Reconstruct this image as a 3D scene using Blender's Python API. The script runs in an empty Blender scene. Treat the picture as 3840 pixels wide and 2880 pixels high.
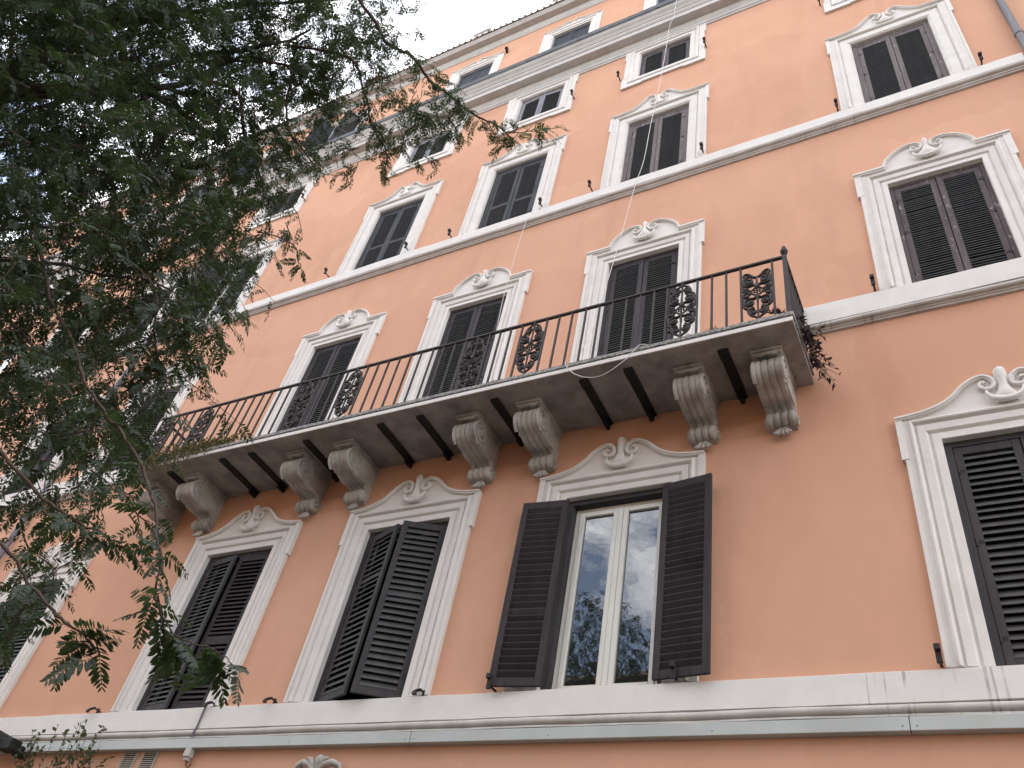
import bpy, bmesh, math, random
import numpy as np
from mathutils import Matrix, Vector

R_ = math.radians
rng = random.Random(7)
nrg = np.random.default_rng(11)
SC = bpy.context.scene
COL = SC.collection

# ------------------------------------------------------------------ camera
cam_d = bpy.data.cameras.new('camera')
cam = bpy.data.objects.new('camera', cam_d)
COL.objects.link(cam)
cam_d.sensor_fit = 'HORIZONTAL'
cam_d.sensor_width = 36.0
cam_d.lens = 29.542
cam_d.clip_start = 0.05
cam_d.clip_end = 2000
_R = Vector((0.88066848, 0.44173455, 0.17115379))
_U = Vector((0.20250895, -0.67764882, 0.70695276))
_F = Vector((-0.42826762, 0.58793084, 0.68623915))
cam.matrix_world = Matrix(((_R.x, _U.x, -_F.x, 0.0), (_R.y, _U.y, -_F.y, 0.0), (_R.z, _U.z, -_F.z, 1.6), (0, 0, 0, 1)))
SC.camera = cam

# ------------------------------------------------------------------ sky: broken bright cloud over blue
SUN_EL, SUN_AZ = 52.0, 335.0
world = bpy.data.worlds.new('World')
SC.world = world
world.use_nodes = True
wn, wl = world.node_tree.nodes, world.node_tree.links
wn.clear()
w_out = wn.new('ShaderNodeOutputWorld')
w_bg = wn.new('ShaderNodeBackground')
w_bg.inputs['Strength'].default_value = 0.15
w_sky = wn.new('ShaderNodeTexSky')
w_sky.sky_type = 'NISHITA'
w_sky.sun_disc = False
w_sky.sun_elevation = R_(SUN_EL)
w_sky.sun_rotation = R_(SUN_AZ)
w_tc = wn.new('ShaderNodeTexCoord')
w_map = wn.new('ShaderNodeMapping')
w_map.inputs['Scale'].default_value = (1.0, 1.3, 2.2)
w_map.inputs['Location'].default_value = (0.35, 0.2, 0.0)
w_no = wn.new('ShaderNodeTexNoise')
w_no.inputs['Scale'].default_value = 2.6
w_no.inputs['Detail'].default_value = 9
w_no.inputs['Roughness'].default_value = 0.62
w_no.inputs['Distortion'].default_value = 0.5
w_rp = wn.new('ShaderNodeValToRGB')
w_rp.color_ramp.elements[0].position = 0.44
w_rp.color_ramp.elements[0].color = (0.03, 0.03, 0.03, 1)
w_rp.color_ramp.elements[1].position = 0.73
w_rp.color_ramp.elements[1].color = (0.95, 0.95, 0.95, 1)
w_mx = wn.new('ShaderNodeMix')
w_mx.data_type = 'RGBA'
w_mx.inputs[7].default_value = (25.0, 24.0, 22.8, 1)
wl.new(w_tc.outputs['Generated'], w_map.inputs['Vector'])
wl.new(w_map.outputs[0], w_no.inputs['Vector'])
wl.new(w_no.outputs['Fac'], w_rp.inputs[0])
wl.new(w_rp.outputs[0], w_mx.inputs[0])
wl.new(w_sky.outputs[0], w_mx.inputs[6])
wl.new(w_mx.outputs[2], w_bg.inputs['Color'])
wl.new(w_bg.outputs[0], w_out.inputs['Surface'])

sun_d = bpy.data.lights.new('sun', 'SUN')
sun_d.energy = 1.0
sun_d.angle = R_(25)
sun_d.color = (1.0, 0.96, 0.9)
sun = bpy.data.objects.new('sun', sun_d)
COL.objects.link(sun)
_az = R_(SUN_AZ)
_sd = Vector((math.sin(_az) * math.cos(R_(SUN_EL)), math.cos(_az) * math.cos(R_(SUN_EL)), math.sin(R_(SUN_EL))))
sun.rotation_euler = _sd.to_track_quat('Z', 'Y').to_euler()
sun.location = (0, -10, 40)

SC.view_settings.view_transform = 'Standard'
SC.view_settings.look = 'None'
SC.view_settings.exposure = 1.14
SC.view_settings.gamma = 1.0
SC.render.engine = 'CYCLES'
SC.cycles.use_denoising = True
SC.cycles.max_bounces = 8
SC.cycles.diffuse_bounces = 5
SC.cycles.transparent_max_bounces = 8


# ------------------------------------------------------------------ materials
def nmat(name):
    m = bpy.data.materials.new(name)
    m.use_nodes = True
    return m, m.node_tree.nodes, m.node_tree.links, m.node_tree.nodes['Principled BSDF']


def rough_mat(name, col, col2=None, scale=3.0, rough=0.85, bump=0.15, bscale=60.0, bdist=0.004, stretch=(1, 1, 1), lo=0.35, hi=0.65, spec=0.3, detail=6):
    """two tones mixed by noise, fine relief by noise"""
    m, n, l, b = nmat(name)
    tc = n.new('ShaderNodeTexCoord')
    mp = n.new('ShaderNodeMapping')
    mp.inputs['Scale'].default_value = stretch
    l.new(tc.outputs['Object'], mp.inputs[0])
    no = n.new('ShaderNodeTexNoise')
    no.inputs['Scale'].default_value = scale
    no.inputs['Detail'].default_value = detail
    no.inputs['Roughness'].default_value = 0.6
    l.new(mp.outputs[0], no.inputs['Vector'])
    rp = n.new('ShaderNodeValToRGB')
    rp.color_ramp.elements[0].position = lo
    rp.color_ramp.elements[1].position = hi
    rp.color_ramp.elements[0].color = (*col, 1)
    rp.color_ramp.elements[1].color = (*(col2 or col), 1)
    l.new(no.outputs['Fac'], rp.inputs[0])
    l.new(rp.outputs[0], b.inputs['Base Color'])
    b.inputs['Roughness'].default_value = rough
    b.inputs['Specular IOR Level'].default_value = spec
    if bump:
        n2 = n.new('ShaderNodeTexNoise')
        n2.inputs['Scale'].default_value = bscale
        n2.inputs['Detail'].default_value = 4
        l.new(tc.outputs['Object'], n2.inputs['Vector'])
        bp = n.new('ShaderNodeBump')
        bp.inputs['Strength'].default_value = bump
        bp.inputs['Distance'].default_value = bdist
        l.new(n2.outputs['Fac'], bp.inputs['Height'])
        l.new(bp.outputs[0], b.inputs['Normal'])
    return m


def mixc(n, l, fac, c1, c2, blend='MIX'):
    mx = n.new('ShaderNodeMix')
    mx.data_type = 'RGBA'
    mx.blend_type = blend
    for sock, v in ((mx.inputs[0], fac), (mx.inputs[6], c1), (mx.inputs[7], c2)):
        if hasattr(v, 'node'):
            l.new(v, sock)
        elif isinstance(v, (tuple, list)):
            sock.default_value = (*v, 1)
        else:
            sock.default_value = v
    return mx.outputs[2]


def noise(n, l, vec, scale, detail=5, stretch=None, loc=None, rough=0.55):
    if stretch or loc:
        mp = n.new('ShaderNodeMapping')
        mp.inputs['Scale'].default_value = stretch or (1, 1, 1)
        mp.inputs['Location'].default_value = loc or (0, 0, 0)
        l.new(vec, mp.inputs[0])
        vec = mp.outputs[0]
    no = n.new('ShaderNodeTexNoise')
    no.inputs['Scale'].default_value = scale
    no.inputs['Detail'].default_value = detail
    no.inputs['Roughness'].default_value = rough
    l.new(vec, no.inputs['Vector'])
    return no.outputs['Fac']


def ramp(n, l, f, p0, p1, v0=0.0, v1=1.0):
    mr = n.new('ShaderNodeMapRange')
    mr.inputs[1].default_value = p0
    mr.inputs[2].default_value = p1
    mr.inputs[3].default_value = v0
    mr.inputs[4].default_value = v1
    l.new(f, mr.inputs[0])
    return mr.outputs[0]


def plaster_mat():
    m, n, l, b = nmat('peach_plaster')
    tc = n.new('ShaderNodeTexCoord').outputs['Object']
    a = ramp(n, l, noise(n, l, tc, 0.55, 5, (1, 1, 1.6)), 0.3, 0.7)
    c = mixc(n, l, a, (0.58, 0.322, 0.212), (0.635, 0.362, 0.244))
    a2 = ramp(n, l, noise(n, l, tc, 2.3, 7, (1.0, 1, 0.5), (3, 1, 7)), 0.42, 0.72, 0, 0.75)
    c = mixc(n, l, a2, c, (0.66, 0.365, 0.248))
    a3 = ramp(n, l, noise(n, l, tc, 1.1, 6, (2.2, 1, 0.35), (9, 2, 3)), 0.56, 0.78, 0, 0.35)
    c = mixc(n, l, a3, c, (0.49, 0.245, 0.16))
    a4 = ramp(n, l, noise(n, l, tc, 14, 3, None, (1, 8, 3)), 0.74, 0.80, 0, 0.35)
    c = mixc(n, l, a4, c, (0.72, 0.45, 0.33))
    vo = n.new('ShaderNodeTexVoronoi')
    vo.inputs['Scale'].default_value = 0.42
    wv = n.new('ShaderNodeVectorMath')
    wv.operation = 'ADD'
    nz = n.new('ShaderNodeTexNoise')
    nz.inputs['Scale'].default_value = 2.2
    nz.inputs['Detail'].default_value = 6
    l.new(tc, nz.inputs['Vector'])
    l.new(tc, wv.inputs[0])
    l.new(nz.outputs['Color'], wv.inputs[1])
    l.new(wv.outputs[0], vo.inputs['Vector'])
    sc_ = n.new('ShaderNodeSeparateColor')
    l.new(vo.outputs['Color'], sc_.inputs[0])
    a5 = ramp(n, l, sc_.outputs[0], 0.72, 0.74, 0, 0.28)
    c = mixc(n, l, a5, c, (0.68, 0.395, 0.27))
    a6 = ramp(n, l, sc_.outputs[1], 0.80, 0.82, 0, 0.22)
    c = mixc(n, l, a6, c, (0.53, 0.265, 0.17))
    l.new(c, b.inputs['Base Color'])
    b.inputs['Roughness'].default_value = 0.9
    b.inputs['Specular IOR Level'].default_value = 0.2
    h1 = noise(n, l, tc, 90, 4)
    h2 = noise(n, l, tc, 5, 5)
    bp = n.new('ShaderNodeBump')
    bp.inputs['Strength'].default_value = 0.25
    bp.inputs['Distance'].default_value = 0.003
    l.new(h1, bp.inputs['Height'])
    bp2 = n.new('ShaderNodeBump')
    bp2.inputs['Strength'].default_value = 0.14
    bp2.inputs['Distance'].default_value = 0.012
    l.new(h2, bp2.inputs['Height'])
    l.new(bp.outputs[0], bp2.inputs['Normal'])
    l.new(bp2.outputs[0], b.inputs['Normal'])
    return m


def trim_mat(name, base, dark, streak=0.0, grime=0.35):
    """lime-white trim: soft mottling, dirt in patches and, on the bands, drip streaks"""
    m, n, l, b = nmat(name)
    tc = n.new('ShaderNodeTexCoord').outputs['Object']
    geo = n.new('ShaderNodeNewGeometry')
    pos = geo.outputs['Position']
    a = ramp(n, l, noise(n, l, pos, 4.0, 7), 0.35, 0.7, 0, grime)
    c = mixc(n, l, a, base, dark)
    a = ramp(n, l, noise(n, l, pos, 23, 4, (1, 1, 0.5)), 0.6, 0.75, 0, grime * 0.7)
    c = mixc(n, l, a, c, dark)
    if streak:
        s = ramp(n, l, noise(n, l, pos, 30, 2, (1, 0.2, 0.012), (2.3, 0, 0)), 0.60, 0.66)
        sx = n.new('ShaderNodeSeparateXYZ')
        l.new(pos, sx.inputs[0])
        k1 = ramp(n, l, sx.outputs[0], -1.35, -0.9)
        k2 = ramp(n, l, sx.outputs[0], 0.25, 0.0)
        k3 = ramp(n, l, sx.outputs[0], -11.2, -12.0, 0, 0.5)
        mm = n.new('ShaderNodeMath')
        mm.operation = 'MULTIPLY_ADD'
        l.new(k1, mm.inputs[0])
        l.new(k2, mm.inputs[1])
        l.new(k3, mm.inputs[2])
        kk = mm.outputs[0]
        gap = ramp(n, l, noise(n, l, pos, 7, 2, (1, 1, 0.6), (8, 0, 0)), 0.40, 0.55)
        mg = n.new('ShaderNodeMath')
        mg.operation = 'MULTIPLY'
        l.new(kk, mg.inputs[0])
        l.new(gap, mg.inputs[1])
        k = mg.outputs[0]
        mu = n.new('ShaderNodeMath')
        mu.operation = 'MULTIPLY'
        l.new(s, mu.inputs[0])
        l.new(k, mu.inputs[1])
        mu2 = n.new('ShaderNodeMath')
        mu2.operation = 'MULTIPLY'
        l.new(mu.outputs[0], mu2.inputs[0])
        mu2.inputs[1].default_value = streak
        c = mixc(n, l, mu2.outputs[0], c, (0.12, 0.11, 0.10))
    l.new(c, b.inputs['Base Color'])
    b.inputs['Roughness'].default_value = 0.75
    b.inputs['Specular IOR Level'].default_value = 0.3
    bp = n.new('ShaderNodeBump')
    bp.inputs['Strength'].default_value = 0.3
    bp.inputs['Distance'].default_value = 0.006
    l.new(noise(n, l, pos, 17, 7), bp.inputs['Height'])
    l.new(bp.outputs[0], b.inputs['Normal'])
    return m


def wood_mat(name, col, col2, rough=0.55, peel=0.0, peelcol=(0.45, 0.44, 0.43)):
    m, n, l, b = nmat(name)
    pos = n.new('ShaderNodeNewGeometry').outputs['Position']
    a = ramp(n, l, noise(n, l, pos, 3, 6, (4, 4, 0.5)), 0.35, 0.7)
    c = mixc(n, l, a, col, col2)
    a = ramp(n, l, noise(n, l, pos, 40, 4, (1, 1, 0.12)), 0.5, 0.75, 0, 0.5)
    c = mixc(n, l, a, c, col2)
    if peel:
        a = ramp(n, l, noise(n, l, pos, 16, 6, (1.6, 1.6, 0.6), (5, 5, 1)), 0.68 - 0.14 * peel, 0.74 - 0.1 * peel)
        c = mixc(n, l, a, c, peelcol)
    l.new(c, b.inputs['Base Color'])
    b.inputs['Roughness'].default_value = rough + 0.2
    b.inputs['Specular IOR Level'].default_value = 0.16
    bp = n.new('ShaderNodeBump')
    bp.inputs['Strength'].default_value = 0.2
    bp.inputs['Distance'].default_value = 0.002
    l.new(noise(n, l, pos, 70, 3, (1, 1, 0.15)), bp.inputs['Height'])
    l.new(bp.outputs[0], b.inputs['Normal'])
    return m


M = {}
M['wall'] = plaster_mat()
M['trim'] = trim_mat('white_trim', (0.73, 0.70, 0.665), (0.54, 0.505, 0.47), 0, 0.35)
M['band'] = trim_mat('white_band', (0.74, 0.72, 0.69), (0.58, 0.555, 0.53), 0.5, 0.3)
M['torus'] = trim_mat('band_moulding', (0.56, 0.53, 0.50), (0.36, 0.33, 0.305), 0.5, 0.6)
M['cornice'] = trim_mat('cornice_stucco', (0.60, 0.585, 0.57), (0.42, 0.40, 0.39), 0, 0.5)
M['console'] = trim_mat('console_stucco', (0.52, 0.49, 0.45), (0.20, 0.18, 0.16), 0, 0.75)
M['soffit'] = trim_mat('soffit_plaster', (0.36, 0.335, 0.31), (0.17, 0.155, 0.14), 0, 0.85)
M['metal_panel'] = rough_mat('pale_sheet_metal', (0.47, 0.51, 0.49), (0.40, 0.43, 0.41), 1.2, 0.45, 0.05, 30, 0.003, (1, 1, 0.4), spec=0.5)
M['stone'] = rough_mat('speckled_stone', (0.12, 0.115, 0.11), (0.42, 0.41, 0.39), 34, 0.9, 0.8, 45, 0.012)
M['iron'] = rough_mat('wrought_iron', (0.013, 0.010, 0.010), (0.034, 0.023, 0.021), 22, 0.6, 0.4, 60, 0.003, spec=0.4)
M['beam'] = rough_mat('tarred_steel', (0.006, 0.006, 0.007), (0.02, 0.019, 0.018), 12, 0.7, 0.3, 30, 0.004)
M['sh1'] = wood_mat('shutter_dark', (0.038, 0.032, 0.034), (0.058, 0.050, 0.052), 0.5)
M['sh1b'] = wood_mat('shutter_graphite', (0.046, 0.044, 0.047), (0.068, 0.064, 0.067), 0.5)
M['sh1s'] = wood_mat('shutter_slat_grey', (0.064, 0.062, 0.066), (0.092, 0.088, 0.091), 0.5)
M['sh2'] = wood_mat('shutter_plum', (0.042, 0.035, 0.041), (0.065, 0.056, 0.062), 0.5)
M['sh2r'] = wood_mat('shutter_plum_worn', (0.085, 0.07, 0.072), (0.14, 0.12, 0.12), 0.6, 0.5, (0.3, 0.28, 0.28))
M['sh3'] = wood_mat('shutter_slate', (0.042, 0.046, 0.052), (0.07, 0.074, 0.08), 0.5)
M['sh3r'] = wood_mat('shutter_taupe', (0.135, 0.115, 0.115), (0.19, 0.165, 0.163), 0.6, 0.4, (0.42, 0.41, 0.40))
M['sh4'] = wood_mat('shutter_bluegrey', (0.22, 0.22, 0.255), (0.29, 0.29, 0.325), 0.6, 0.2)
M['sh4r'] = wood_mat('shutter_mauve', (0.085, 0.077, 0.085), (0.14, 0.128, 0.136), 0.6, 0.3)
M['sh5'] = wood_mat('shutter_navy', (0.03, 0.036, 0.048), (0.05, 0.056, 0.07), 0.5)
M['slat_d'] = wood_mat('slat_dark', (0.07, 0.07, 0.074), (0.10, 0.099, 0.10), 0.5)
M['shade_black'] = rough_mat('shade_backing', (0.012, 0.012, 0.013), None, 3, 0.95, 0)  # near-black colour stands in for shade behind openings and vent slats
M['casement'] = rough_mat('cream_casement', (0.73, 0.725, 0.66), (0.68, 0.675, 0.615), 2, 0.4, 0.05, spec=0.5)
M['gutter'] = rough_mat('gutter_lead', (0.035, 0.042, 0.05), (0.075, 0.085, 0.095), 5, 0.6, 0.3, 20, 0.006)
M['roof'] = rough_mat('roof_tile', (0.17, 0.14, 0.12), (0.28, 0.22, 0.18), 6, 0.9, 0.5, 20, 0.01)
M['brick'] = rough_mat('chimney_brick', (0.30, 0.13, 0.09), (0.22, 0.10, 0.07), 12, 0.9, 0.4, 30, 0.006)
M['pipe'] = rough_mat('pipe_zinc', (0.15, 0.15, 0.17), (0.10, 0.095, 0.105), 5, 0.5, 0.1, 20, 0.003, (1, 1, 0.3), spec=0.5)
M['cord'] = rough_mat('white_cord', (0.70, 0.68, 0.66), (0.6, 0.58, 0.55), 20, 0.7, 0)
M['grill'] = rough_mat('vent_beige', (0.40, 0.37, 0.30), (0.32, 0.29, 0.24), 9, 0.6, 0.1)
M['grey_box'] = rough_mat('grey_plastic', (0.5, 0.48, 0.43), (0.42, 0.4, 0.37), 6, 0.5, 0.05)
M['lens'] = rough_mat('lamp_lens', (0.45, 0.42, 0.38), (0.38, 0.35, 0.31), 8, 0.3, 0.02)
M['asphalt'] = rough_mat('asphalt', (0.05, 0.05, 0.052), (0.07, 0.068, 0.066), 8, 0.9, 0.5, 120, 0.01)
M['paving'] = rough_mat('paving', (0.085, 0.082, 0.078), (0.12, 0.115, 0.108), 2.5, 0.9, 0.4, 60, 0.006)
M['kerb'] = rough_mat('kerb_stone', (0.30, 0.29, 0.28), (0.38, 0.37, 0.35), 6, 0.85, 0.4, 50, 0.006)
M['ochre'] = rough_mat('ochre_plaster', (0.50, 0.30, 0.15), (0.42, 0.25, 0.12), 0.8, 0.9, 0.2, 60, 0.004)
M['bark'] = rough_mat('bark', (0.035, 0.03, 0.026), (0.085, 0.075, 0.065), 9, 0.9, 0.9, 30, 0.02, (1, 1, 0.35))
M['twig'] = rough_mat('twig_bark', (0.045, 0.028, 0.022), (0.09, 0.065, 0.05), 30, 0.8, 0.3, 90, 0.002)
M['pod'] = rough_mat('seed_pod', (0.55, 0.52, 0.30), (0.42, 0.36, 0.18), 15, 0.6, 0.1)


def glass_mat():
    m, n, l, b = nmat('window_glass')
    b.inputs['Base Color'].default_value = (0.012, 0.014, 0.016, 1)
    b.inputs['Roughness'].default_value = 0.012
    b.inputs['IOR'].default_value = 2.35
    b.inputs['Specular IOR Level'].default_value = 0.5
    pos = n.new('ShaderNodeNewGeometry').outputs['Position']
    bp = n.new('ShaderNodeBump')
    bp.inputs['Strength'].default_value = 0.5
    bp.inputs['Distance'].default_value = 0.0012
    l.new(noise(n, l, pos, 5.0, 2), bp.inputs['Height'])
    l.new(bp.outputs[0], b.inputs['Normal'])
    return m


def leaf_mat(name, top, top2, under, trans=0.25):
    m, n, l, b = nmat(name)
    at = n.new('ShaderNodeAttribute')
    at.attribute_name = 'tint'
    geo = n.new('ShaderNodeNewGeometry')
    c = mixc(n, l, at.outputs['Fac'], top, top2)
    c = mixc(n, l, geo.outputs['Backfacing'], c, under)
    l.new(c, b.inputs['Base Color'])
    b.inputs['Roughness'].default_value = 0.6
    b.inputs['Specular IOR Level'].default_value = 0.2
    tr = n.new('ShaderNodeBsdfTranslucent')
    l.new(mixc(n, l, 0.6, c, (0.10, 0.17, 0.03)), tr.inputs['Color'])
    ms = n.new('ShaderNodeMixShader')
    ms.inputs[0].default_value = trans
    out = n['Material Output']
    l.new(b.outputs[0], ms.inputs[1])
    l.new(tr.outputs[0], ms.inputs[2])
    l.new(ms.outputs[0], out.inputs['Surface'])
    return m


M['glass'] = glass_mat()
M['leaf'] = leaf_mat('locust_leaf', (0.022, 0.038, 0.020), (0.055, 0.082, 0.042), (0.06, 0.08, 0.064), 0.32)
M['purple'] = leaf_mat('purple_leaf', (0.035, 0.014, 0.03), (0.06, 0.025, 0.045), (0.09, 0.03, 0.07), 0.1)
M['succulent'] = leaf_mat('succulent_leaf', (0.16, 0.15, 0.06), (0.30, 0.25, 0.14), (0.20, 0.16, 0.10), 0.1)
M['drytuft'] = leaf_mat('dry_leaf', (0.18, 0.16, 0.09), (0.30, 0.26, 0.15), (0.2, 0.18, 0.12), 0.2)
M['vine'] = leaf_mat('vine_leaf', (0.05, 0.075, 0.035), (0.15, 0.15, 0.085), (0.11, 0.12, 0.08), 0.2)


# ------------------------------------------------------------------ mesh helpers
class MB:
    def __init__(s):
        s.v, s.f = [], []

    def add(s, vs, fs):
        o = len(s.v)
        s.v += [tuple(map(float, v)) for v in vs]
        s.f += [tuple(i + o for i in f) for f in fs]
        return s

    def box(s, x0, x1, y0, y1, z0, z1, ch=0.0):
        vs = [(x, y, z) for z in (z0, z1) for y in (y0, y1) for x in (x0, x1)]
        if ch <= 0:
            return s.add(vs, [(0, 2, 3, 1), (4, 5, 7, 6), (0, 1, 5, 4), (2, 6, 7, 3), (0, 4, 6, 2), (1, 3, 7, 5)])
        bm = bmesh.new()
        bv = [bm.verts.new(v) for v in vs]
        for f in [(0, 2, 3, 1), (4, 5, 7, 6), (0, 1, 5, 4), (2, 6, 7, 3), (0, 4, 6, 2), (1, 3, 7, 5)]:
            bm.faces.new([bv[i] for i in f])
        bmesh.ops.bevel(bm, geom=list(bm.edges), offset=ch, segments=1, profile=0.5, affect='EDGES')
        bm.verts.index_update()
        s.add([v.co[:] for v in bm.verts], [[v.index for v in f.verts] for f in bm.faces])
        bm.free()
        return s

    def prism_xz(s, poly, y0, y1):
        """polygon in X-Z, front at y0, back at y1"""
        n = len(poly)
        area = sum(poly[i][0] * poly[(i + 1) % n][1] - poly[(i + 1) % n][0] * poly[i][1] for i in range(n))
        if area < 0:
            poly = poly[::-1]
        vs = [(x, y0, z) for x, z in poly] + [(x, y1, z) for x, z in poly]
        fs = [tuple(range(n)), tuple(range(2 * n - 1, n - 1, -1))]
        fs += [(i, i + n, (i + 1) % n + n, (i + 1) % n) for i in range(n)]
        return s.add(vs, fs)

    def extrude_x(s, prof, x0, x1, close=False, caps=True):
        """profile of (y, z) swept along X; prof runs so that the outside is on its left when seen from +X"""
        n = len(prof)
        vs = [(x0, y, z) for y, z in prof] + [(x1, y, z) for y, z in prof]
        m = n if close else n - 1
        fs = [(i, (i + 1) % n, (i + 1) % n + n, i + n) for i in range(m)]
        if caps:
            fs += [tuple(range(n - 1, -1, -1)), tuple(range(n, 2 * n))]
        return s.add(vs, fs)

    def tube(s, pts, rad, seg=8, caps=True, flat=None):
        pts = [Vector(p) for p in pts]
        n = len(pts)
        rads = rad if isinstance(rad, (list, tuple)) else [rad] * n
        vs, fs = [], []
        up = None
        for i, p in enumerate(pts):
            t = (pts[min(i + 1, n - 1)] - pts[max(i - 1, 0)]).normalized()
            if up is None:
                up = Vector((0, 0, 1)) if abs(t.z) < 0.9 else Vector((1, 0, 0))
            a = t.cross(up)
            if a.length < 1e-5:
                a = t.orthogonal()
            a.normalize()
            b = a.cross(t).normalized()
            up = b
            for k in range(seg):
                an = 2 * math.pi * k / seg
                vs.append(p + (a * math.cos(an) + b * math.sin(an)) * rads[i])
        for i in range(n - 1):
            for k in range(seg):
                k2 = (k + 1) % seg
                fs.append((i * seg + k, i * seg + k2, (i + 1) * seg + k2, (i + 1) * seg + k))
        if caps:
            fs.append(tuple(range(seg - 1, -1, -1)))
            fs.append(tuple(range((n - 1) * seg, n * seg)))
        return s.add(vs, fs)

    def lathe_z(s, prof, cx, cy, seg=16):
        n = len(prof)
        vs = [(cx + r * math.cos(2 * math.pi * k / seg), cy + r * math.sin(2 * math.pi * k / seg), z) for r, z in prof for k in range(seg)]
        fs = [(i * seg + k, i * seg + (k + 1) % seg, (i + 1) * seg + (k + 1) % seg, (i + 1) * seg + k) for i in range(n - 1) for k in range(seg)]
        fs += [tuple(range(seg - 1, -1, -1)), tuple(range((n - 1) * seg, n * seg))]
        return s.add(vs, fs)

    def blob(s, c, r, seg=8, rings=6):
        vs, fs = [], []
        for i in range(rings + 1):
            th = math.pi * i / rings
            for k in range(seg):
                ph = 2 * math.pi * k / seg
                vs.append((c[0] + r[0] * math.sin(th) * math.cos(ph), c[1] + r[1] * math.sin(th) * math.sin(ph), c[2] + r[2] * math.cos(th)))
        for i in range(rings):
            for k in range(seg):
                k2 = (k + 1) % seg
                fs.append((i * seg + k, (i + 1) * seg + k, (i + 1) * seg + k2, i * seg + k2))
        return s.add(vs, fs)

    def mesh(s, name, mat, smooth=None):
        me = bpy.data.meshes.new(name)
        me.from_pydata(s.v, [], s.f)
        me.materials.append(M[mat] if isinstance(mat, str) else mat)
        if smooth is not None:
            me.polygons.foreach_set('use_smooth', [True] * len(me.polygons))
            try:
                me.set_sharp_from_angle(angle=R_(smooth))
            except Exception:
                pass
        me.update()
        return me


BASE = Vector((-8.0, 6.8, 0.0))


def put(name, mesh, parent=None, loc=(0, 0, 0), rz=0.0, rot=None):
    o = bpy.data.objects.new(name, mesh)
    COL.objects.link(o)
    o.location = loc
    o.rotation_euler = rot if rot else (0, 0, rz)
    if parent is not None:
        o.parent = parent
        if parent.get('world_space'):
            o.matrix_parent_inverse = Matrix.Translation(-parent.location)
    return o


def thing(name, label, cat, loc=(0, 0, 0), group=None):
    o = bpy.data.objects.new(name, None)
    COL.objects.link(o)
    o.location = loc
    o['label'] = label
    o['category'] = cat
    o['world_space'] = 1
    if group:
        o['group'] = group
    o.empty_display_size = 0.2
    return o


def catmull(pts, k=5):
    out = []
    n = len(pts)
    for i in range(n - 1):
        p0, p1, p2, p3 = pts[max(i - 1, 0)], pts[i], pts[i + 1], pts[min(i + 2, n - 1)]
        for j in range(k):
            t = j / k
            out.append(tuple(0.5 * ((2 * b) + (-a + c) * t + (2 * a - 5 * b + 4 * c - d) * t * t + (-a + 3 * b - 3 * c + d) * t ** 3) for a, b, c, d in zip(p0, p1, p2, p3)))
    out.append(tuple(pts[-1]))
    return out


# ------------------------------------------------------------------ ground, street
YW = 6.8       # facade plane
YA = 7.14      # attic wall plane


def slabobj(name, mat, x0, x1, y0, y1, z0, z1):
    o = put(name, MB().box(x0, x1, y0, y1, z0, z1).mesh(name, mat))
    o['kind'] = 'structure'
    return o


slabobj('ground', 'paving', -160, 160, -160, 160, -0.4, -0.16)
slabobj('road', 'asphalt', -160, 160, -9.5, -0.8, -0.155, -0.12)
slabobj('pavement', 'paving', -160, 160, -0.62, 6.8, -0.155, 0.0)
slabobj('far_pavement', 'paving', -160, 160, -14, -9.68, -0.155, 0.0)
slabobj('kerb', 'kerb', -160, 160, -0.8, -0.625, -0.155, 0.004)

# ------------------------------------------------------------------ the apartment building
BLD = thing('apartment_building', 'peach plastered apartment building with white window surrounds, dark shutters and long iron balcony', 'building', BASE)

COLS = [-21.7, -18.85, -16.0, -13.16, -8.82, -5.99, -3.19, 0.69, 3.5]
ROW = {
    1: dict(hw=0.62, z0=5.07, z1=7.345),
    2: dict(hw=0.545, z0=9.60, z1=11.71),
    3: dict(hw=0.575, z0=13.86, z1=15.97),
    4: dict(hw=0.525, z0=17.80, z1=18.85),
    5: dict(hw=0.53, z0=21.30, z1=23.00),
}


def pierced_wall(holes, x0, x1, z0, z1, y, depth):
    xs = sorted({x0, x1, *[h[0] for h in holes], *[h[1] for h in holes]})
    zs = sorted({z0, z1, *[h[2] for h in holes], *[h[3] for h in holes]})
    mb = MB()
    idx = {}

    def vid(x, yy, z):
        k = (x, yy, z)
        if k not in idx:
            idx[k] = len(mb.v)
            mb.v.append(k)
        return idx[k]
    for i in range(len(xs) - 1):
        for j in range(len(zs) - 1):
            cx, cz = (xs[i] + xs[i + 1]) / 2, (zs[j] + zs[j + 1]) / 2
            if any(h[0] < cx < h[1] and h[2] < cz < h[3] for h in holes):
                continue
            mb.f.append((vid(xs[i], y, zs[j]), vid(xs[i + 1], y, zs[j]), vid(xs[i + 1], y, zs[j + 1]), vid(xs[i], y, zs[j + 1])))
    for a, b, c, d in holes:
        yb = y + depth
        mb.f.append((vid(a, y, c), vid(a, y, d), vid(a, yb, d), vid(a, yb, c)))
        mb.f.append((vid(b, y, d), vid(b, y, c), vid(b, yb, c), vid(b, yb, d)))
        mb.f.append((vid(a, y, d), vid(b, y, d), vid(b, yb, d), vid(a, yb, d)))
        mb.f.append((vid(b, y, c), vid(a, y, c), vid(a, yb, c), vid(b, yb, c)))
    return mb


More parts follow.
